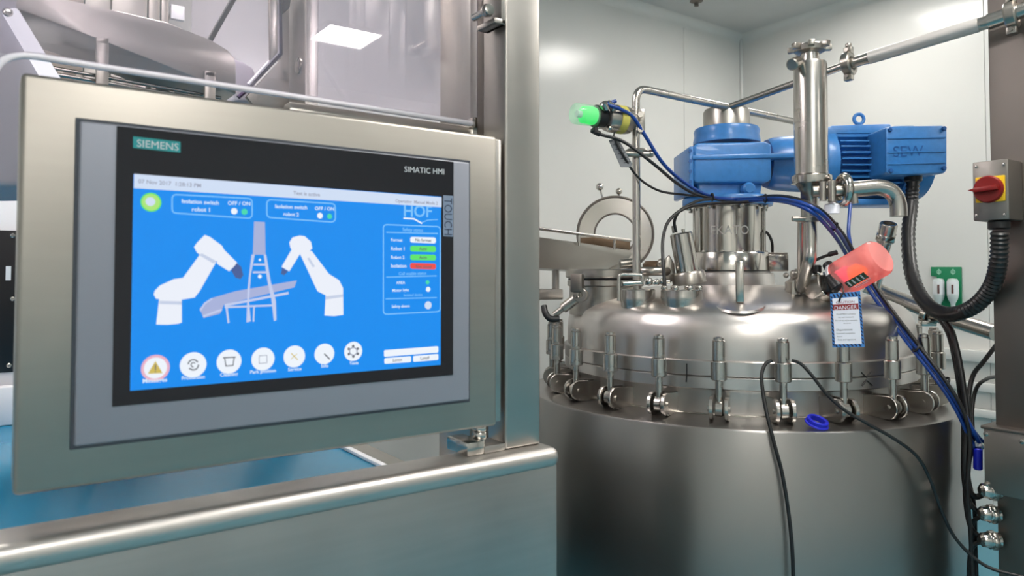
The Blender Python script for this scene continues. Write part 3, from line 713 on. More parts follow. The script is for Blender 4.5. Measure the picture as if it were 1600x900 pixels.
# lifting lug with its oval pad
p = PD(1156, 470, 1.98); rr = (Vector((p.x, p.y, 0))-TC).length; z = dome_z(rr)
bm = NB()
lathe(bm, [(.070, 0), (.066, .006), (.03, .010), (0, .010)], Vector((p.x, p.y, z-.008)), (toc*.28+Vector((0, 0, 1))), 40)
pad = finish('lug_pad', bm, M['lid'], lid)
bm = NB(); hh = .115; c = Vector((p.x, p.y, z))
obox(bm, c+Vector((0, 0, hh/2)), tor*.011, toc*.016, Vector((0, 0, hh/2)), .004); finish('lifting_lug', bm, M['polish'], pad)
# hinged closing bolt and lever at the lid's left rim
a = PD(866, 492, 2.21); b = PD(910, 459, 2.19)
bm = NB(); rod(bm, a, a+(b-a)*.55, .010, 14); rod(bm, a+(b-a)*.3, a+(b-a)*.8, .016, 18, .002); ringz(bm, a+(b-a)*.95-toc*.012, toc, .022, .006, .03, 24); hx = finish('manway_bolt', bm, M['cast'], lid)
bm = NB(); tube(bm, catmull([PD(850, 478, 2.22), PD(852, 489, 2.21), PD(860, 498, 2.20), PD(874, 498, 2.20)], 5), .010, 10); finish('lever', bm, M['blackpl'], hx)
p = PD(902, 442, 2.19); bm = NB(); obox(bm, p, tor*.018, toc*.02, Vector((0, 0, .028)), .004); finish('bolt_block', bm, M['darkst'], hx)
# hoop and lever latch beside the upright pipe
bm = NB(); tube(bm, bend([PD(967, 470, 2.04), PD(967, 428, 2.04), PD(1004, 430, 2.04), PD(1004, 440, 2.04)], .014, 6), .005, 10)
rod(bm, PD(972, 443, 2.05), PD(1004, 441, 2.05), .009, 14, .002); finish('latch_hoop', bm, M['polish'], n2)
bm = NB()
for x, y, r in ((1014, 440, .012), (1026, 441, .010), (1036, 440, .011)): ball(bm, PD(x, y, 2.06), r, 12)
rod(bm, PD(1008, 442, 2.06), PD(1046, 440, 2.06), .006, 12); finish('latch_pin', bm, M['polish'], n2)
# bronze-and-steel clamp set behind the pipe
bm = NB()
torus(bm, PD(1018, 424, 2.2), (0, 0, 1), .045, .014, 28, 10); rod(bm, PD(968, 412, 2.2), PD(1000, 410, 2.2), .014, 14, .003); rod(bm, PD(1028, 409, 2.2), PD(1046, 418, 2.2), .014, 12, .003)
cl = finish('pipe_clamp', bm, M['cast'], lid)
bm = NB(); lathe(bm, [(.028, 0), (.034, .006), (.034, .03), (.026, .04), (0, .04)], PD(1022, 428, 2.24), (0, 0, 1), 24); finish('bronze_bush', bm, M['brass'], cl)

# ================================================================== agitator drive
AX = PD(1137, 430, 2.431); AX = Vector((AX.x, AX.y, 0))
def zat(py, d=2.431): return PD(1137, py, d).z
drv = thing('agitator_drive', AX+Vector((0, 0, 1.06)), 'blue gear motor on a polished steel lantern above the lid', 'gear motor')
bm = NB(); lathe(bm, [(.15, 1.05), (.15, zat(437)), (.146, zat(427)), (.136, zat(426)), (.136, zat(424))], AX, seg=64); finish('base_ring', bm, M['lid'], drv)
bm = NB(); lathe(bm, [(.137, zat(424)), (.137, zat(397)), (.134, zat(395)), (.10, zat(395))], AX, seg=64); fl = finish('flange', bm, M['polish'], drv)
bm = NB(); lathe(bm, [(.139, zat(424.5)), (.139, zat(422.5)), (.12, zat(422.5))], AX, seg=64); finish('flange_seal', bm, M['black'], fl)
LR = .113
bm = NB(); lathe(bm, [(LR, zat(396)), (LR, zat(326)), (.12, zat(325)), (.12, zat(322))], AX, seg=64); lan = finish('lantern', bm, M['polish'], drv)
for s in (-1, 1):
    p = AX + RT*(s*LR*.95) - FW*.05; bm = NB(); rod(bm, p+Vector((0, 0, zat(394))), p+Vector((0, 0, zat(327))), .005, 10); finish('tie_rod', bm, M['pipe'], lan)
for k in range(12):
    a = 2*math.pi*k/12; p = AX+Vector((math.cos(a), math.sin(a), 0))*.124; bm = NB(); hexnut(bm, p+Vector((0, 0, zat(395.5))), (0, 0, 1), .0055, .006); finish('bolt', bm, M['polish'], fl)
def on_lantern(p):      # lay flat lettering round the lantern
    e = (AX-EYE); e.z = 0; e.normalize(); side = Vector((e.y, -e.x, 0)); s = (p-AX).dot(side); a = s/(LR+.0006)
    return AX + (-e*math.cos(a) + side*math.sin(a))*(LR+.0006) + Vector((0, 0, p.z))
bm = NB(); put_text(bm, 'EKATO', PD(1110, 366, 2.33), PD(1172, 366, 2.33), ZD, 1.0, on_lantern); finish('maker_lettering', bm, M['etch'], lan, smooth=0)
# sensor block on the right of the flange
bm = NB(); p0 = PD(1188, 425, 2.38); obox(bm, PD(1206, 411, 2.40), RT*.037, FW*.05, Vector((0, 0, .028)), .003); sb = finish('sensor_block', bm, M['polish'], drv)
bm = NB(); obox(bm, PD(1206, 397, 2.40), RT*.036, FW*.045, Vector((0, 0, .004)), .001); finish('sensor_cap', bm, M['darkst'], sb)
# blue mounting plate, gearbox, boss and shaft cap
bm = NB(); lathe(bm, [(.12, zat(323)), (.145, zat(323)), (.147, zat(320)), (.147, zat(312)), (.142, zat(309)), (.05, zat(305))], AX, seg=56); finish('mounting_plate', bm, M['blue'], drv)
for k in range(8):
    a = 2*math.pi*(k+.3)/8; p = AX+Vector((math.cos(a), math.sin(a), 0))*.132; bm = NB(); hexnut(bm, p+Vector((0, 0, zat(329.5))), (0, 0, 1), .009, .014); finish('bolt', bm, M['polish'], drv)
def pd_prism(bm, pts, d0, depth, bev=0.0, seg=2): return prism(bm, [PD(x, y, d0) for x, y in pts], FW*depth, bev, seg)
gb = None
bm = NB(); pd_prism(bm, [(1084, 227), (1090, 223), (1196, 221), (1206, 225), (1206, 281), (1196, 286), (1088, 286), (1084, 282)], 2.315, .235, .008, 3); gb = finish('gearbox', bm, M['blue'], drv)
bm = NB(); pd_prism(bm, [(1088, 284), (1192, 284), (1188, 314), (1094, 314)], 2.335, .195, .008, 3); finish('gearbox_foot', bm, M['blue'], gb)
bm = NB(); pd_prism(bm, [(1082, 242), (1262, 238), (1262, 246), (1082, 249)], 2.309, .247, .004, 2); finish('rib_band', bm, M['blue'], gb)
bm = NB(); pd_prism(bm, [(1077, 229), (1084, 228), (1084, 304), (1077, 303)], 2.318, .225, .003, 2); ec = finish('end_cover', bm, M['blue'], gb)
for y in (236, 252, 268, 284, 298):
    p = PD(1078, y, 2.313); bm = NB(); rod(bm, p, p-FW*.006, .006, 10); finish('cover_bolt', bm, M['bluedk'], ec)
bm = NB(); p = PD(1166, 296, 2.33); lathe(bm, [(.02, 0), (.02, .03), (.014, .036), (0, .036)], p, -FW, 20); finish('drain_boss', bm, M['blue'], gb)
bm = NB(); lathe(bm, [(.110, zat(226)), (.110, zat(221)), (.106, zat(213)), (.108, zat(206)), (.104, zat(202)), (.076, zat(201))], AX, seg=56); finish('bearing_boss', bm, M['blue'], gb)
bm = NB(); lathe(bm, [(.076, zat(204)), (.076, zat(176)), (.072, zat(172)), (.05, zat(170)), (0, zat(169.5))], AX, seg=56); finish('shaft_cap', bm, M['brushed'], drv)
MA = PD(1200, 256, 2.431)        # start of the motor axis
def along(px): return (px-1200)/F_PX*2.431
bm = NB(); lathe(bm, [(.080, along(1196)), (.088, along(1206)), (.092, along(1224)), (.094, along(1232)), (.096, along(1262)), (.112, along(1272)), (.116, along(1276)), (.116, along(1290)), (.10, along(1292))], MA, RT, 48); finish('adapter_neck', bm, M['blue'], drv)
bm = NB(); lathe(bm, [(.098, along(1288)), (.098, along(1392))], MA, RT, 48); mo = finish('motor_core', bm, M['bluedk'], drv)  # darker blue puts the shade between the fins into the colour
proto_f = None
for k in range(36):
    a = 360/36*k
    if 60 < a < 120: continue
    dirv = UP*math.sin(math.radians(a)) - FW*math.cos(math.radians(a)); nrm = UP*math.cos(math.radians(a)) + FW*math.sin(math.radians(a))
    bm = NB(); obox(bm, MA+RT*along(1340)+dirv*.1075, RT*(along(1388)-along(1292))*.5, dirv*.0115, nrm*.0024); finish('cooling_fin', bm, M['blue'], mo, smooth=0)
bm = NB(); pd_prism(bm, [(1292, 199), (1300, 196), (1392, 193), (1396, 214), (1380, 222), (1352, 224), (1345, 217), (1330, 218), (1325, 224), (1292, 224)], 2.355, .15, .005, 2); finish('top_saddle', bm, M['blue'], mo)
bm = NB(); torus(bm, PD(1342, 186, 2.431), FW, .0165, .006, 28, 10); rod(bm, PD(1342, 194, 2.431), PD(1342, 200, 2.431), .011, 16); finish('lifting_eye', bm, M['blue'], mo)
bm = NB(); lathe(bm, [(.10, along(1388)), (.124, along(1390)), (.127, along(1396)), (.127, along(1420)), (.122, along(1432)), (.09, along(1440)), (0, along(1442))], MA, RT, 48); finish('fan_cowl', bm, M['blue'], mo)
bm = NB(); obox(bm, PD(1360, 318, 2.40), RT*.10, FW*.06, Vector((0, 0, .010)), .004); finish('motor_foot', bm, M['blue'], mo)
bm = NB(); pd_prism(bm, [(1384, 200), (1389, 197), (1474, 196), (1480, 199), (1480, 266), (1475, 271), (1392, 274), (1384, 270)], 2.225, .12, .005, 3); tb = finish('terminal_box', bm, M['blue'], mo)
bm = NB(); pd_prism(bm, [(1385, 201), (1390, 198), (1474, 197), (1479, 200), (1479, 265), (1474, 270), (1393, 273), (1385, 269)], 2.219, .008, .002, 2)
cv = finish('cover', bm, M['blue'], tb)
for ya, yb in ((216, 214), (238, 236), (256, 254)):
    bm = NB(); pd_prism(bm, [(1387, ya-1), (1477, yb-1), (1477, yb+1), (1387, ya+1)], 2.216, .004); finish('cover_ridge', bm, M['blue'], cv)
for x, y in ((1390, 203), (1474, 201), (1391, 267), (1474, 263)):
    bm = NB(); lathe(bm, [(.007, 0), (.007, .006), (.005, .008), (0, .008)], PD(x, y, 2.220), -FW, 14); finish('cover_screw', bm, M['bluedk'], cv)
bm = NB(); put_text(bm, 'SEW', PD(1396, 245, 2.2175), PD(1443, 243.5, 2.2175), ZD); finish('maker_lettering', bm, M['bluedk'], cv, smooth=0)  # flat letters; darker blue stands in for shading on embossed ones
bm = NB(); rod(bm, PD(1427, 270, 2.28), PD(1427, 284, 2.28), .026, 24, .003); finish('conduit_gland', bm, M['blackpl'], tb)

# heavy corrugated conduit from the terminal box down and up to the isolator
cp = catmull([PD(1427, 276, 2.28), PD(1424, 320, 2.27), PD(1419, 370, 2.22), PD(1425, 430, 2.14), PD(1447, 474, 2.04), PD(1482, 491, 1.94), PD(1520, 480, 1.86), PD(1548, 450, 1.80), PD(1560, 410, 1.755), PD(1562, 362, 1.74)], 14)
bm = NB(); tube(bm, cp, .02, 16, [.0208 if k % 2 else .0172 for k in range(len(cp))]); tag(finish('corrugated_conduit', bm, M['hose'], smooth=60), 'thick black ribbed conduit hanging from the blue motor to the isolator switch', 'conduit')

# ================================================================== filter column and pipework on the lid
fc = thing('filter_column', PD(1268, 440, 2.2), 'upright polished steel filter column in front of the blue motor', 'filter housing')
D = 1.95
def zc(py, px=1268): return PD(px, py, D).z
FX = PD(1268, 300, D); FX = Vector((FX.x, FX.y, 0)); k_ = D/F_PX
bm = NB(); lathe(bm, [(20*k_, zc(276)), (25*k_, zc(276)), (25*k_, zc(103)), (24*k_, zc(99)), (14*k_, zc(96))], FX, seg=56); finish('body', bm, M['pipe'], fc)
bm = NB(); lathe(bm, [(14.5*k_, zc(100)), (14*k_, zc(84)), (16*k_, zc(82))], FX, seg=40); finish('neck', bm, M['pipe'], fc)
bm = NB(); lathe(bm, [(17*k_, zc(84)), (23*k_, zc(81)), (24*k_, zc(74)), (18*k_, zc(70)), (0, zc(69))], FX, seg=40)
for k in range(7):
    a = 2*math.pi*k/7+.2; v = Vector((math.cos(a), math.sin(a), 0)); c = FX+v*26*k_+Vector((0, 0, zc(75))); obox(bm, c, v*7*k_, Vector((-v.y, v.x, 0))*4.5*k_, Vector((0, 0, 4.5*k_)), .002)
finish('star_clamp', bm, M['cast'], fc)
bm = NB(); rod(bm, PD(1252, 96, D), PD(1240, 97, D-.03), .008, 14); rod(bm, PD(1246, 97, D-.02), PD(1237, 101, D-.05), .016, 18, .003); finish('side_port', bm, M['cast'], fc)
bm = NB(); lathe(bm, [(22*k_, zc(288)), (30*k_, zc(287)), (31*k_, zc(282)), (31*k_, zc(276)), (27*k_, zc(273)), (20*k_, zc(273))], FX, seg=48); finish('clamp_flange', bm, M['polish'], fc)
p = PD(1268, 291, D-.04)
bm = NB(); lathe(bm, [(13*k_, zc(345)), (13*k_, zc(300)), (20*k_, zc(288))], FX-RT*.006, seg=40); finish('lower_spool', bm, M['pipe'], fc)
bm = NB(); lathe(bm, [(12*k_, zc(347)), (19*k_, zc(346)), (19*k_, zc(340)), (12*k_, zc(339))], FX-RT*.008, seg=36); rod(bm, PD(1238, 342, D-.02), PD(1280, 342, D-.02), .007, 12); finish('spool_clamp', bm, M['cast'], fc)
bm = NB(); tube(bm, catmull([PD(1266, 344, D), PD(1266, 385, D), PD(1265, 405, D), PD(1259, 425, D+.04), PD(1253, 450, D+.10)], 8), 10*k_, 18); finish('drop_pipe', bm, M['pipe'], fc)
bm = NB(); rod(bm, PD(1251, 345, D+.03), PD(1250, 442, D+.12), 4.6*k_, 14); finish('balance_pipe', bm, M['pipe'], fc)
# angular bracket and seat valve where the pipe meets the lid
bm = NB(); pd_prism(bm, [(1236, 474), (1238, 440), (1248, 432), (1256, 474), (1256, 482)], 2.06, .05, .003, 2); finish('gusset', bm, M['cast'], fc)
bm = NB(); rod(bm, PD(1236, 428, 2.08), PD(1262, 432, 2.08), .012, 14, .002); rod(bm, PD(1246, 420, 2.08), PD(1246, 440, 2.08), .008, 10); ball(bm, PD(1228, 430, 2.08), .008, 10); finish('pipe_union', bm, M['cast'], fc)
# side tee with clamp and swan-neck spout
sp = thing('swan_neck_spout', PD(1400, 338, D-.05), 'curved steel spout pipe bending down below the motor terminal box', 'pipe')
bm = NB(); tube(bm, bend([PD(1322, 297, D-.06), PD(1404, 289, D-.06), PD(1404, 338, D-.06)], .085, 14, .86), 12.2*k_, 24); finish('spout', bm, M['pipe'], sp)
bm = NB()
torus(bm, PD(1318, 297, D-.06), RT, 20*k_, 6.5*k_, 30, 10); finish('clamp', bm, M['polish'], sp)
bm = NB(); rod(bm, PD(1270, 299, D-.04), PD(1318, 297, D-.06), 9*k_, 20); rod(bm, PD(1286, 284, D-.07), PD(1286, 314, D-.07), 5*k_, 12); rod(bm, PD(1300, 282, D-.08), PD(1300, 316, D-.08), 6*k_, 14, .002); rod(bm, PD(1334, 303, D-.09), PD(1336, 318, D-.09), 5*k_, 12); finish('tee', bm, M['cast'], sp)
bm = NB(); rod(bm, PD(1300, 312, D-.06), PD(1300, 322, D-.06), 5*k_, 12); lathe(bm, [(11*k_, 0), (11*k_, .022), (9*k_, .026), (0, .026)], PD(1300, 334, D-.06), UP, 24); finish('drain_cap', bm, M['paneedge'], sp)
# upright tube and its two branches
PR = .0118
up0 = PD(995, 446, 2.12); ztop = PD(995, 137, 2.12).z
mp = thing('pipe_run', up0, 'thin steel pipe rising from the lid and turning along the wall', 'pipe')
e1 = PD(1262, 184, 2.57)
cor = Vector((up0.x, up0.y, ztop)); zend = cor + Vector((1, 0, 0))*(PY(1262, 184, up0.y).x-up0.x); zend.z = ztop
bm = NB(); tube(bm, bend([Vector((up0.x, up0.y, top2.z-.02)), cor, zend], .045, 10), PR, 18); finish('main_pipe', bm, M['pipe'], mp)
bm = NB(); lathe(bm, [(.013, 0), (.032, .004), (.034, .012), (.03, .018), (.013, .02)], PD(995, 243, 2.12), UP, 28); rod(bm, PD(976, 240, 2.10), PD(1019, 241, 2.10), .009, 14, .002); hexnut(bm, PD(1014, 240, 2.10), RT, .012, .012); finish('clamp', bm, M['cast'], mp)
tee = PY(1138, 157, up0.y); tee.z = ztop
f1 = PX(1326, 100, tee.x); f2 = PX(1345, 94, tee.x); f3 = PX(1566, 28, tee.x+.04); f4 = PX(1660, -6, tee.x+.06)
bm = NB(); tube(bm, [tee, f1], PR*.95, 18); finish('branch_pipe', bm, M['pipe'], mp)
dv = (f3-f1).normalized()
bm = NB(); tube(bm, [f1, f1+dv*.05], .0155, 20); tube(bm, [f1+dv*.05, f3-dv*.01], .0165, 20); finish('wide_branch_pipe', bm, M['pipe'], mp)
bm = NB(); tube(bm, [f1+dv*.058, f3-dv*.05], .0178, 20); finish('sleeve', bm, M['satin'], mp)
def tri_clamp(c, axis, r, name='tri_clamp', par=None):
    bm = NB(); c = Vector(c); a, u, w = frame_of(axis); ringz(bm, c-a*r*.35, a, r, r*.55, r*.7, 32, .003)
    for s in (1, -1):
        e = c+UP*(s*r*1.1); obox(bm, e, a*r*.32, a.cross(UP).normalized()*r*.3, UP*r*.3, .002)
        rod(bm, e-a.cross(UP).normalized()*r*.55, e+a.cross(UP).normalized()*r*.5, r*.16, 10)
    rod(bm, c+UP*r*.9, c+UP*r*1.75, r*.15, 10); hexnut(bm, c+UP*r*1.4, UP, r*.28, r*.3)
    return finish(name, bm, M['cast'], par)
tri_clamp(f1, dv, .034, 'tri_clamp', mp)
tri_clamp(f3+dv*.02, dv, .034, 'tri_clamp', mp)
bm = NB(); tube(bm, [f3-dv*.03, f4], .019, 20); finish('end_pipe', bm, M['pipe'], mp)
# pipe passing behind the lid to the column
bm = NB(); tube(bm, bend([PD(1352, 446, 2.72), PD(1378, 456, 2.70), PD(1470, 494, 2.55), PD(1556, 520, 2.35)], .1, 8), .027, 18); bp = thing('return_pipe', PD(1470, 500, 2.55), 'slanting steel pipe behind the lid running to the column', 'pipe'); finish('pipe', bm, M['pipe'], bp)
bm = NB(); ringz(bm, PD(1443, 487, 2.58), (PD(1470, 494, 2.55)-PD(1378, 456, 2.70)), .038, .026, .02, 28); p = PD(1449, 505, 2.56); obox(bm, p, RT*.028, FW*.012, UP*.010, .003); finish('clamp', bm, M['polish'], bp)
# open pipe stub pointing up under the spout
ss = thing('pipe_stub', PD(1366, 440, 2.22), 'open steel pipe stub with hexagon end slanting up under the spout', 'pipe')
a = PD(1364, 456, 2.22); b = PD(1389, 349, 2.12); d = (b-a).normalized()
bm = NB(); L = (b-a).length
lathe(bm, [(.019, 0), (.019, L*.72), (.024, L*.74), (.025, L*.98), (.022, L), (.016, L), (.015, L-.02), (0, L-.02)], a, d, 28); finish('stub', bm, M['pipe'], ss)
bm = NB(); hexnut(bm, a+d*L*.76, d, .030, .022); finish('hexagon', bm, M['polish'], ss)

# steel canister standing beside the lantern
cn = thing('sensor_canister', PD(1074, 425, 2.2), 'tilted polished steel canister between the sight port and the lantern', 'canister')
a = PD(1075, 428, 2.16); b = PD(1064, 364, 2.16); d = (b-a).normalized(); L = (b-a).length
bm = NB(); lathe(bm, [(.028, 0), (.0335, .004), (.0335, L-.004), (.030, L), (0, L)], a, d, 32); cb = finish('body', bm, M['polish'], cn)
for o_, h_, r_ in ((-.018, .022, .008), (.008, .012, .005)):
    bm = NB(); rod(bm, b+RT*o_, b+RT*o_+d*h_, r_, 12); finish('terminal', bm, M['polish'], cb)
bm = NB(); lathe(bm, [(.050, -.03), (.050, 0), (.046, .006), (.03, .008)], a, d, 32); finish('base', bm, M['cast'], cn)
bm = NB(); pd_prism(bm, [(1036, 436), (1040, 405), (1046, 398), (1054, 412), (1056, 434), (1048, 442)], 2.18, .015, .002); finish('side_bracket', bm, M['cast'], cn)

# ================================================================== chute and raised manway lid behind
hc = thing('discharge_chute', PY(915, 450, 2.05), 'brushed steel discharge trough behind the left rim of the tank', 'chute')
bm = NB(); YC = 2.05
prism(bm, [PY(x, y, YC) for x, y in [(800, 362), (846, 371), (905, 379), (985, 391), (988, 398), (982, 404), (950, 420), (936, 424), (900, 422), (846, 419), (800, 418)]], (0, .20, 0), .003, 2); finish('trough', bm, M['brushed'], hc)
bm = NB(); tube(bm, [PY(800, 350, YC-.01), PY(848, 358, YC-.01), PY(985, 376, YC-.01)], .006, 10)
for x, y in ((905, 366), (960, 372)): rod(bm, PY(x, y, YC-.01), PY(x, y+18, YC-.01), .005, 10)
finish('top_rail', bm, M['pipe'], hc)
bm = NB(); prism(bm, [PY(x, y, YC+.03) for x, y in [(930, 370), (985, 377), (985, 390), (930, 383)]], (0, .1, 0), .002); finish('outlet_box', bm, M['brass'], hc)
bm = NB(); a = PY(868, 422, YC+.08); rod(bm, Vector((a.x, a.y, a.z)), Vector((a.x, a.y, PY(868, 456, YC+.08).z)), .014, 16); finish('leg', bm, M['frame'], hc)
bm = NB(); a = PY(800, 453, YC+.02); b = PY(880, 468, YC+.02); box(bm, (a.x, YC+.02, b.z), (b.x, YC+.16, a.z), .003); bs = finish('bracket_arm', bm, M['frame'], hc)
bm = NB(); box(bm, (a.x-.03, YC+.04, 0), (a.x+.04, YC+.12, b.z), .003); finish('stand', bm, M['frame'], hc)
bm = NB(); p = PY(898, 426, YC+.03); rod(bm, p, p-UP*.05, .016, 14, .002); finish('spigot', bm, M['cast'], hc)
ml = thing('manway_cover', PD(962, 425, 2.55), 'round steel manway cover with a window hole swung open upright', 'hatch cover')
MD = 2.98; c = PD(961, 366, MD); nrm = (-FW - RT*.10 + UP*.02).normalized(); k2 = MD/F_PX
bm = NB(); ringz(bm, c-nrm*.012, nrm, 60*k2, 31*k2, .022, 64, .003); rg = finish('disc', bm, M['pipe'], ml)
bm = NB(); torus(bm, c+nrm*.010, nrm, 58.5*k2, .0055, 64, 10); finish('gasket', bm, M['darkst'], rg)
bm = NB(); torus(bm, c+nrm*.010, nrm, 32*k2, .004, 48, 8); finish('window_rim', bm, M['darkst'], rg)
for x, y, x2, y2, r in ((937, 292, 942, 312, .016), (967, 299, 967, 308, .014)):
    bm = NB(); ball(bm, PD(x, y, MD), r, 18); rod(bm, PD(x, y, MD), PD(x2, y2, MD), .004, 10); finish('knob', bm, M['polish'], ml)
bm = NB(); rod(bm, PD(975, 426, MD), PD(1010, 428, MD-.05), .012, 14); obox(bm, PD(985, 432, MD-.2), RT*.03, FW*.22, UP*.010, .003); finish('hinge', bm, M['cast'], ml)

# ================================================================== valve heads with lit indicator caps
def valve_head(nm, lab, base, tip, rad, d_cap, cap_m, glow_m, body_len):
    """base: foot of the steel body, tip: end of the clear cap"""
    base = Vector(base); tip = Vector(tip); ax = (tip-base).normalized(); L = (tip-base).length
    t = thing(nm, base, lab, 'valve'); _, u, w = frame_of(ax)
    bl = L*body_len
    bm = NB(); lathe(bm, [(rad*.55, 0), (rad*.62, .01), (rad*.95, .018), (rad, .028), (rad, bl-.02), (rad*.92, bl-.006), (rad*.7, bl)], base, ax, 36); body = finish('body', bm, M['cast'], t)
    for k in range(4):
        a = math.pi/2*k+.5; v = u*math.cos(a)+w*math.sin(a); bm = NB(); rod(bm, base+ax*.02+v*rad*.86, base+ax*(bl-.004)+v*rad*.95, rad*.13, 10); hexnut(bm, base+ax*(bl-.012)+v*rad*.95, ax, rad*.22, .012); finish('tie_bolt', bm, M['polish'], body)
    cl = L-bl-.028
    bm = NB(); lathe(bm, [(rad*.6, bl), (rad*.72, bl+.002), (rad*.72, bl+.024), (rad*.82, bl+.026), (rad*.82, bl+.032), (rad*.5, bl+.032)], base, ax, 36); finish('collar', bm, M['blackpl'], t)
    c0 = base+ax*(bl+.030)
    bm = NB(); lathe(bm, [(d_cap, 0), (d_cap, cl*.88), (d_cap*.97, cl*.95), (d_cap*.86, cl), (0, cl)], c0, ax, 40, caps=False); cap = finish('indicator_cap', bm, cap_m, t)
    return t, body, cap, c0, ax, cl, u, w
capG = lamp_cap('clear_green_cap', (0.86, 1.0, 0.9, 1), (0.05, 0.9, 0.2, 1), 0.05, 0.22)
glowG = emis('green_indicator', (0.02, 0.80, 0.13, 1), 1.1)
capR = lamp_cap('clear_red_cap', (1.0, 0.50, 0.47, 1), (1.0, 0.09, 0.07, 1), 0.34, 0.36)
glowR = emis('pink_indicator', (1.0, 0.06, 0.20, 1), 1.1)
glowO = emis('orange_indicator', (1.0, 0.22, 0.01, 1), 1.2)
# green one on the upright pipe
b0 = PD(990, 190, 2.11); b1 = PD(897, 177, 2.02)
t, body, cap, c0, ax, cl, u, w = valve_head('valve_head', 'valve head with green lit cap on the upright thin pipe', b0, b1, .040, .030, capG, glowG, .50)
bm = NB(); lathe(bm, [(.024, .004), (.026, .012), (.024, cl*.60), (.018, cl*.66), (0, cl*.66)], c0, ax, 28); finish('indicator', bm, glowG, cap)
bm = NB(); lathe(bm, [(.010, cl*.66), (.010, cl*.86), (0, cl*.86)], c0, ax, 18); finish('position_pin', bm, M['greylet'], cap)
bm = NB(); lathe(bm, [(.0412, .040), (.0412, .066)], b0, ax, 36, caps=False); finish('yellow_band', bm, M['yellowlab'], body)
bm = NB(); rod(bm, PD(948, 172, 2.03), PD(942, 160, 2.02), .013, 14, .003); rod(bm, PD(958, 165, 2.03), PD(950, 160, 2.02), .008, 12); finish('air_fitting', bm, M['polish'], body)
bm = NB(); rod(bm, PD(930, 200, 2.03), PD(931, 208, 2.03), .008, 12); rod(bm, PD(924, 203, 2.03), PD(938, 210, 2.04), .008, 14, .002); finish('plug', bm, M['blackpl'], body)
bm = NB(); obox(bm, PD(1000, 190, 2.12), RT*.012, FW*.02, UP*.035, .004); hexnut(bm, PD(1000, 180, 2.08), -FW, .010, .01); hexnut(bm, PD(1000, 203, 2.08), -FW, .010, .01); finish('pipe_saddle', bm, M['cast'], body)
# red one on the lid
b0 = PD(1268, 462, 2.06); b1 = PD(1376, 401, 1.88)
t, body, cap, c0, ax, cl, u, w = valve_head('valve_head', 'valve head with glowing red cap above the danger tag', b0, b1, .046, .050, capR, glowR, .30)
bm = NB(); lathe(bm, [(.018, .004), (.022, .010), (.022, cl*.3), (0, cl*.36)], c0+u*.012, ax, 24); finish('indicator', bm, glowR, cap)
bm = NB(); lathe(bm, [(.026, cl*.30), (.026, cl*.50), (.010, cl*.62), (0, cl*.62)], c0-UP*.010, ax, 24); finish('indicator', bm, glowO, cap)
bm = NB(); ringz(bm, c0-ax*.002, ax, .052, .042, .010, 36); finish('cap_seat', bm, M['whitepl'], cap)
# printed label wrapped on the cap, facing the viewer and low
toEye = (EYE-c0); toEye = (toEye-ax*toEye.dot(ax)).normalized(); low = ax.cross(toEye)
if low.z > 0: low = -low
def capwrap(s, ang): return c0+ax*s + (toEye*math.cos(ang)+low*math.sin(ang))*.0508
bm = NB()
def patch(bm, s0, s1, a0, a1, lift=0):
    n = 5; vs = []
    for s in (s0, s1): vs.append([bm.verts.new(capwrap(s, a0+(a1-a0)*k/n)+(toEye*math.cos(a0)+low*math.sin(a0))*lift) for k in range(n+1)])
    for k in range(n): bm.faces.new((vs[0][k], vs[0][k+1], vs[1][k+1], vs[1][k]))
patch(bm, cl*.26, cl*.72, .25, .66); finish('label_print', bm, M['greentag'], cap)
bm = NB()
for k in range(4): patch(bm, cl*(.31+.1*k), cl*(.345+.1*k), .30, .60, .0004)
patch(bm, cl*.34, cl*.72, .72, .78, .0002); patch(bm, cl*.34, cl*.62, .84, .90, .0002); finish('label_lettering', bm, M['greylet'], cap)
bm = NB(); rod(bm, PD(1276, 414, 2.02), PD(1276, 428, 2.02), .013, 14, .003); rod(bm, PD(1292, 412, 2.0), PD(1300, 424, 1.98), .014, 14, .003); rod(bm, PD(1254, 446, 2.06), PD(1268, 440, 2.04), .012, 12, .002); finish('air_fitting', bm, M['blackpl'], body)
bm = NB(); rod(bm, PD(1296, 433, 1.97), PD(1312, 452, 1.94), .020, 18, .004); obox(bm, PD(1300, 446, 1.97), RT*.022, FW*.018, UP*.018, .005); finish('solenoid', bm, M['blackpl'], body)
bm = NB(); tube(bm, catmull([PD(1262, 420, 2.06), PD(1272, 408, 2.05), PD(1290, 400, 2.04), PD(1304, 396, 2.03)], 6), .0045, 8); rod(bm, PD(1294, 398, 2.035), PD(1309, 394, 2.025), .007, 12, .002); finish('plug_lead', bm, M['black'], body)
bm = NB(); lathe(bm, [(.060, -.01), (.062, .004), (.050, .012), (.03, .014)], PD(1272, 472, 2.06), UP, 32); finish('seat_flange', bm, M['cast'], body)
# grey plate hanging under the green valve
np_ = thing('name_plate', PD(985, 262, 2.06), 'grey engraved plate hanging on a lead below the green-capped valve', 'tag')
bm = NB(); pd_prism(bm, [(951, 219), (966, 216), (988, 256), (986, 261), (970, 261)], 2.06, .003, .0008, 1); finish('plate', bm, M['nameplate'], np_)
bm = NB()
for k in range(5):
    x = 957+k*4.2; y = 226+k*7; pd_prism(bm, [(x, y), (x+11, y-2), (x+11.6, y-1), (x+.6, y+1)], 2.0585, .001)
finish('engraving', bm, M['ink'], np_)
bm = NB(); tube(bm, [PD(960, 206, 2.05), PD(958, 218, 2.056)], .002, 6); finish('wire', bm, M['black'], np_)
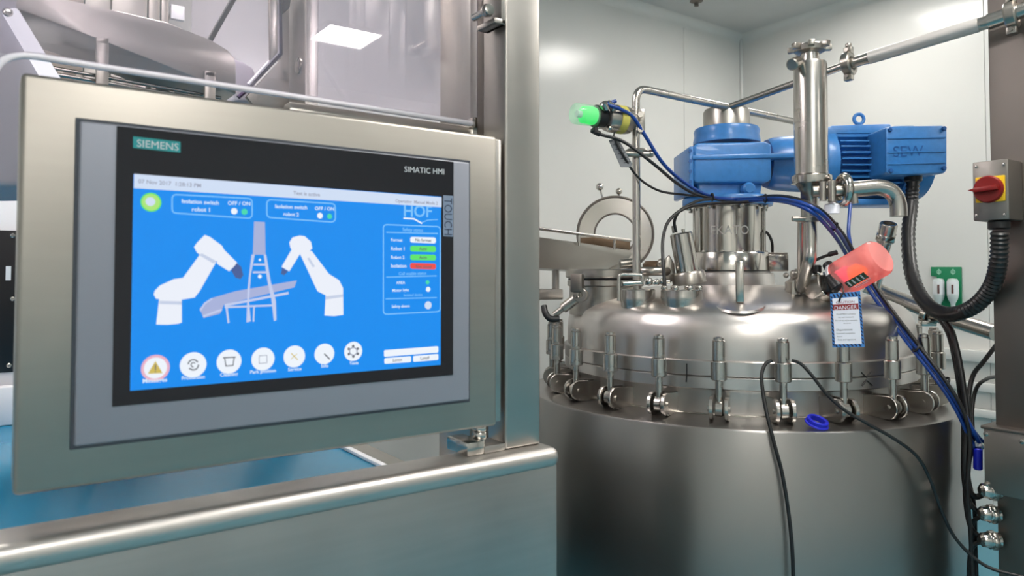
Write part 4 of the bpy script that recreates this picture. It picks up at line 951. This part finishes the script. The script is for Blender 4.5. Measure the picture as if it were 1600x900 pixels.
# danger tag
dt = thing('danger_tag', PD(1325, 545, 1.80), 'white danger tag with blue striped border hanging under the red cap', 'tag')
DT = 1.80
def dq(x, y, off=0): return PD(x, y, DT-off)
bm = NB(); pd_prism(bm, [(1297, 459), (1344, 455), (1351, 542), (1301, 543)], DT, .0012); finish('card', bm, M['tagblue'], dt, smooth=0)
bm = NB()
def strip(bm, a, b, n, wv):
    for k in range(n):
        p0 = Vector(a)+(Vector(b)-Vector(a))*((k+.1)/n); p1 = Vector(a)+(Vector(b)-Vector(a))*((k+.55)/n)
        bm.faces.new([bm.verts.new(dq(x, y, .0006)) for x, y in ((p0.x, p0.y), (p1.x, p1.y), (p1.x+wv[0], p1.y+wv[1]), (p0.x+wv[0], p0.y+wv[1]))])
strip(bm, (1297.3, 461), (1301, 541), 14, (3.4, 3)); strip(bm, (1341, 458), (1347, 538), 14, (3.4, 3)); strip(bm, (1300, 459.5), (1340, 456), 7, (3, 6)); strip(bm, (1303, 538), (1346, 537), 7, (3, 4))
finish('border_stripe', bm, M['tagnavy'], dt, smooth=0)['kind'] = 'stuff'
bm = NB(); bm.faces.new([bm.verts.new(dq(x, y, .0009)) for x, y in ((1300.5, 466.5), (1340.5, 463.5), (1346.5, 537), (1304.5, 538))]); finish('face', bm, M['paper'], dt, smooth=0)
bm = NB(); bm.faces.new([bm.verts.new(dq(x, y, .0012)) for x, y in ((1301, 469+7), (1341, 467+7), (1341.6, 476+7), (1302, 478+7))]); finish('band', bm, M['tagred'], dt, smooth=0)
def dtext(bm, s, x0, y0, x1, y1, off, sq=1): put_text(bm, s, dq(x0, y0, off), dq(x1, y1, off), UP, sq)
bm = NB(); dtext(bm, 'DANGER', 1304, 484.4, 1339, 482.4, .0016); finish('band_lettering', bm, M['paper'], dt, smooth=0)
bm = NB(); dtext(bm, 'CAUTION', 1306, 474.5, 1335, 473, .0013, .8); finish('head_lettering', bm, M['tagred'], dt, smooth=0)
bm = NB()
for s, x0, x1, y in (('EQUIPMENT LOCKED', 1307, 1337, 492), ('DO NOT OPERATE', 1310, 1334, 497), ('This lock may only be removed by', 1305, 1340, 502), ('the owner', 1318, 1330, 506), ('Department', 1307, 1332, 517), ('Expected completion', 1307, 1336, 522), ('Name', 1308, 1316, 527), ('Date and signature', 1309, 1337, 532)):
    dtext(bm, s, x0, y, x1, y-.6, .0013, .9 if len(s) < 30 else 1.2)
finish('body_lettering', bm, M['ink'], dt, smooth=0)
bm = NB(); tube(bm, catmull([PD(1316, 446, 1.86), PD(1318, 456, 1.80), PD(1314, 463, 1.795), PD(1311, 471, 1.797)], 5), .0022, 6); finish('tie', bm, M['tie'], dt)
# blue cap lying on the shoulder
p = PZ(1278, 664, ZS+.008)
bc = thing('plastic_cap', p, 'small blue ring-shaped plastic cap lying on the tank shoulder', 'cap')
bm = NB(); an = (UP - FW*.35 + RT*.2).normalized(); ringz(bm, p+UP*.012-an*.012, an, .026, .018, .015, 32, .002); finish('ring', bm, M['bluecap'], bc)
bm = NB(); torus(bm, p+UP*.012-an*.010, an, .026, .003, 32, 8); finish('flange', bm, M['bluecap'], bc)

# ================================================================== steel column, isolator and junction box
CX = 2.05
cy1 = PX(1548, 300, CX).y
col = thing('steel_column', (CX+.1, cy1-.11, 0), 'dark brushed steel column at the right picture edge', 'column')
bm = NB(); box(bm, (CX, cy1-.22, 0), (CX+.2, cy1, ZC-.001), .004, 2); finish('post', bm, M['darkst'], col)
p0 = PX(1536, 668, CX-.035); p1 = PX(1536, 768, CX-.035)
bm = NB(); box(bm, (CX-.035, cy1-.24, p1.z), (CX+.10, p0.y, p0.z), .004, 2); jb = thing('junction_box', (CX, cy1-.1, p1.z), 'flat steel junction box low on the dark column', 'junction box'); finish('body', bm, M['switchbox'], jb)
bm = NB(); box(bm, (CX-.041, cy1-.25, p0.z-.002), (CX+.11, p0.y+.004, p0.z+.006), .002); finish('lid', bm, M['darkst'], jb)
for x, y in ((1541, 678), (1597, 690), (1541, 757)):
    bm = NB(); lathe(bm, [(.006, 0), (.006, .003), (0, .005)], PX(x, y, CX-.035), (-1, 0, 0), 12); finish('screw', bm, M['polish'], jb)
for i, (x, y) in enumerate(((1552, 767), (1551, 803), (1552, 844))):
    e = PX(x, y, CX-.012) if i else PX(x, y, CX-.015)
    g = thing('cable_gland', e, ['steel cable gland directly under the junction box', 'steel cable gland on the column, middle one below the junction box', 'lowest steel cable gland on the dark column'][i], 'cable gland')
    dvec = -RT+FW*.15; dvec.normalize()
    bm = NB(); lathe(bm, [(.019, -.010), (.019, 0), (.022, .004), (.022, .014), (.019, .017), (.017, .03), (.010, .036), (0, .036)], e-dvec*.004, dvec, 24); finish('body', bm, M['polish'], g)
    bm = NB(); hexnut(bm, e-dvec*.006, dvec, .025, .012); finish('lock_nut', bm, M['cast'], g)
# isolator switch
SX = CX-.085
a = PX(1519, 253, SX); b = PX(1577, 346, SX)
y_hi, y_lo = a.y, b.y; z1 = PX(1519, 254, SX).z; z0 = PX(1548, 344, SX).z
iso = thing('isolator_switch', (SX+.04, (y_hi+y_lo)/2, z0), 'steel isolator box with red rotary knob on yellow plate', 'switch')
bm = NB(); box(bm, (SX, y_lo, z0), (CX-.0005, y_hi, z1), .003, 2); ib = finish('enclosure', bm, M['switchbox'], iso)
for x, y in ((1526, 261), (1569, 257), (1526, 337), (1570, 336)):
    bm = NB(); lathe(bm, [(.0035, 0), (.0035, .002), (0, .003)], PX(x, y, SX), (-1, 0, 0), 12); finish('screw', bm, M['polish'], ib)
pa = PX(1525, 278, SX); pb = PX(1572, 314, SX)
bm = NB(); box(bm, (SX-.006, pb.y, pb.z), (SX-.0002, pa.y, pa.z), .002); finish('yellow_plate', bm, M['yellow'], iso)
kc = PX(1545, 296, SX-.006)
bm = NB(); lathe(bm, [(.033, 0), (.033, .006), (.030, .010), (0, .010)], kc, (-1, 0, 0), 40); kn = finish('knob', bm, M['red'], iso)
bm = NB(); obox(bm, kc+Vector((-.017, 0, 0)), Vector((.008, 0, 0)), Vector((0, .026, -.002)), Vector((0, .0006, .006)), .003); prism(bm, [kc+Vector((-.010, .018, .006)), kc+Vector((-.010, .039, 0)), kc+Vector((-.010, .018, -.008))], (-.012, 0, 0), .001); finish('grip', bm, M['red'], kn)
bm = NB(); e = PX(1562, 352, SX+.035); rod(bm, Vector((SX+.035, (y_hi+y_lo)/2-.004, z0)), Vector((SX+.035, (y_hi+y_lo)/2-.004, z0-.022)), .024, 24, .003); finish('conduit_gland', bm, M['blackpl'], iso)

# ================================================================== eye-wash station on the right wall
ew = thing('eye_wash_station', PX(1480, 487, X1-.02), 'green eye-wash board with two white bottles on the wall', 'eye-wash station')
WX = X1-.006
pa = PX(1457, 417, WX); pb = PX(1503, 486, WX)
bm = NB(); pts = [PX(x, y, WX) for x, y in ((1456, 417), (1503, 417), (1504, 483), (1466, 487), (1466, 432), (1456, 431))]; prism(bm, pts, (-.012, 0, 0), .002); finish('board', bm, M['green'], ew)
for k, cx_ in enumerate((1467, 1489)):
    c = PX(cx_, 470, WX-.045); k3 = c.dot(FW)/F_PX
    bm = NB(); lathe(bm, [(0, 0), (3*k3, .002), (3.4*k3, 6*k3), (6.5*k3, 12*k3), (8*k3, 18*k3), (8*k3, 40*k3), (6.5*k3, 44*k3), (0, 45*k3)], c-UP*10*k3, UP, 24); bt = finish('bottle', bm, M['bottle'], ew)
    bm = NB(); lathe(bm, [(8.2*k3, 20*k3), (8.2*k3, 40*k3)], c-UP*10*k3, UP, 24, caps=False); lb = finish('bottle_label', bm, M['white'], bt)
    bm = NB(); z_ = c.z; p_ = c-ray(cx_, 460).normalized()*8.4*k3; q_ = Vector((0, 0, 1)); obox(bm, p_+UP*18*k3, RT*2.0*k3, FW*.3*k3, UP*7*k3); finish('label_print', bm, M['brownprint'], bt, smooth=0)
    bm = NB(); p_ = PX(cx_, 425, WX-.0133); torus(bm, p_, (1, 0, 0), .009, .0022, 16, 6); obox(bm, p_+UP*.001, Vector((.0006, 0, 0)), Vector((0, .003, 0)), Vector((0, 0, .014))); finish('pictogram', bm, M['palegreen'], ew)

# ================================================================== tubes and cables
def cable(name, pts, r, m, label, cat, n=10, ties=(), group=None):
    P = catmull([PD(x, y, d) for x, y, d in pts], n); bm = NB(); tube(bm, P, r, 10)
    o = tag(finish(name, bm, M[m], smooth=60), label, cat, group)
    return o
cable('air_tube', [(962, 158, 2.03), (950, 163, 2.02), (968, 170, 2.03), (988, 182, 2.06), (1008, 212, 2.08), (1032, 250, 2.10), (1056, 275, 2.14), (1090, 298, 2.2), (1120, 309, 2.24), (1160, 311, 2.23), (1205, 309, 2.06), (1245, 315, 1.90), (1280, 331, 1.86), (1312, 366, 1.95), (1330, 396, 2.06), (1352, 430, 2.08), (1384, 478, 2.03), (1430, 540, 1.96), (1470, 590, 1.9), (1500, 636, 1.88), (1526, 684, 1.87), (1534, 700, 1.9)], .0055, 'bluetube', 'bright blue air tube sweeping from the green-capped valve to the column', 'tube')
cable('air_tube', [(1150, 314, 2.25), (1205, 313, 2.07), (1244, 320, 1.90), (1276, 337, 1.865), (1306, 371, 1.96), (1324, 400, 2.07), (1346, 434, 2.09), (1378, 482, 2.04), (1424, 543, 1.97), (1464, 594, 1.91), (1494, 640, 1.89), (1518, 690, 1.88), (1530, 712, 1.9)], .0055, 'bluetube', 'second blue air tube running just under the first across the lid', 'tube')
cable('sensor_cable', [(938, 210, 2.04), (975, 222, 2.05), (1020, 255, 2.06), (1060, 288, 2.12), (1095, 306, 2.2), (1150, 314, 2.26), (1205, 306, 2.06), (1246, 311, 1.905), (1284, 329, 1.87), (1316, 364, 1.96), (1338, 400, 2.07), (1360, 436, 2.07), (1392, 482, 2.01), (1436, 540, 1.95), (1474, 590, 1.89), (1504, 640, 1.87), (1516, 690, 1.865), (1512, 760, 1.865), (1516, 830, 1.865), (1520, 910, 1.865)], .0048, 'black', 'black sensor cable from the green-capped valve joining the blue tubes', 'cable')
cable('sensor_cable', [(958, 212, 2.05), (975, 245, 2.055), (998, 278, 2.09), (1030, 298, 2.14), (1068, 304, 2.2), (1090, 306, 2.24)], .0036, 'black', 'thin dark lead hanging past the upright pipe to the gearbox', 'cable')
cable('sensor_cable', [(1039, 446, 2.02), (1036, 410, 2.04), (1036, 372, 2.08), (1046, 344, 2.1), (1072, 325, 2.12), (1110, 318, 2.15), (1160, 316, 2.18), (1196, 312, 2.17)], .0048, 'black', 'black cable arching up from the sight port past the lantern', 'cable')
cable('sensor_cable', [(1056, 362, 2.15), (1054, 345, 2.14), (1064, 328, 2.14), (1090, 314, 2.17), (1112, 311, 2.21)], .0045, 'black', 'short black lead looping from the steel canister to the blue plate', 'cable')
cable('sensor_cable', [(1190, 360, 2.40), (1199, 364, 2.38), (1206, 378, 2.38), (1207, 396, 2.39)], .0045, 'black', 'short black lead curving into the sensor block beside the lantern', 'cable')
cable('air_tube', [(1329, 315, 2.1), (1327, 340, 2.08), (1326, 365, 2.06), (1331, 392, 2.05)], .005, 'bluetube', 'short blue tube dropping from the motor to the red cap', 'tube')
# black leads draped over a swing bolt
cable('draped_cable', [(1238, 563, 1.80), (1252, 569, 1.80), (1268, 586, 1.79), (1292, 616, 1.78), (1320, 641, 1.77), (1356, 662, 1.76), (1398, 686, 1.76), (1432, 712, 1.77), (1452, 746, 1.79), (1472, 800, 1.81), (1496, 845, 1.82), (1540, 884, 1.80), (1600, 902, 1.76)], .0042, 'black', 'black cable draped from a swing bolt down across the tank to the right', 'cable')
cable('draped_cable', [(1206, 563, 1.80), (1196, 569, 1.80), (1190, 586, 1.79), (1192, 612, 1.78), (1199, 650, 1.76), (1210, 694, 1.745), (1222, 740, 1.74), (1232, 800, 1.735), (1238, 860, 1.73), (1240, 920, 1.73)], .0046, 'black', 'black cable hanging from a swing bolt straight down the tank', 'cable')
# loom beside the column
cable('loom_cable', [(1476, 498, 1.98), (1488, 520, 1.95), (1498, 560, 1.92), (1506, 610, 1.9), (1512, 660, 1.885), (1508, 720, 1.88), (1512, 760, 1.88), (1524, 776, 1.88), (1540, 770, 1.87)], .0075, 'black', 'thick black loom cable curving down from the conduit to the top gland', 'cable')
cable('loom_cable', [(1468, 497, 2.02), (1482, 522, 1.99), (1492, 562, 1.96), (1500, 612, 1.93), (1506, 664, 1.91), (1506, 740, 1.9), (1513, 780, 1.89), (1528, 800, 1.88), (1542, 803, 1.87)], .0065, 'black', 'black loom cable leading to the middle gland', 'cable')
cable('loom_cable', [(1556, 540, 1.98), (1536, 566, 1.96), (1520, 588, 1.94), (1513, 630, 1.92), (1515, 700, 1.9), (1508, 760, 1.9), (1514, 816, 1.89), (1528, 836, 1.88), (1544, 844, 1.87)], .006, 'black', 'black loom cable from behind the column to the lowest gland', 'cable')
cable('loom_cable', [(1560, 588, 2.0), (1542, 592, 1.97), (1526, 606, 1.95), (1519, 640, 1.93), (1520, 690, 1.91), (1513, 740, 1.91), (1522, 790, 1.9), (1524, 850, 1.9), (1526, 910, 1.9)], .005, 'black', 'thin black loom cable running straight down beside the tank', 'cable')
cable('loom_cable', [(1540, 846, 1.88), (1524, 850, 1.885), (1516, 866, 1.89), (1514, 910, 1.89)], .0055, 'black', 'short black cable bending down from the lowest gland', 'cable')
cable('loom_cable', [(1542, 806, 1.88), (1527, 810, 1.885), (1519, 826, 1.895), (1520, 910, 1.895)], .0055, 'black', 'short black cable bending down from the middle gland', 'cable')
for i, (x0, d) in enumerate(((1504, 1.9), (1510, 1.905))):
    cable('air_tube', [(x0-4, 640, d), (x0+6, 664, d), (x0+20, 684, d), (x0+32, 700-6*i, d)], .0045, 'bluetube', ['short blue tube end fanning towards the junction box, left one', 'short blue tube end fanning towards the junction box, right one'][i], 'tube')
cn_ = thing('blue_connector', PD(1528, 735, 1.9), 'blue plastic plug with white tip hanging beside the junction box', 'plug')
bm = NB(); rod(bm, PD(1528, 734, 1.88), PD(1528, 700, 1.88), .011, 16, .003); finish('shell', bm, M['bluecap'], cn_)
bm = NB(); lathe(bm, [(.004, 0), (.009, .004), (.009, .012), (.004, .018), (0, .018)], PD(1528, 699, 1.88), UP, 16); finish('tip', bm, M['whitepl'], cn_)
# nylon ties holding the tubes
for x, y, d, lab in ((1113, 308, 2.22, 'on the blue plate edge'), (1196, 310, 2.09, 'in front of the lantern'), (1304, 354, 1.925, 'left of the red cap'), (1394, 492, 2.02, 'beside the danger tag'), (1431, 543, 1.955, 'at the swing bolts on the right'), (1478, 596, 1.9, 'above the tank shoulder on the right')):
    bm = NB(); torus(bm, PD(x, y, d), RT+UP*(-.6 if x > 1300 else 0), .011, .003, 18, 6); tag(finish('cable_tie', bm, M['tie']), 'black cable tie round the tubes ' + lab, 'cable tie', 'ties on the tube bundle')
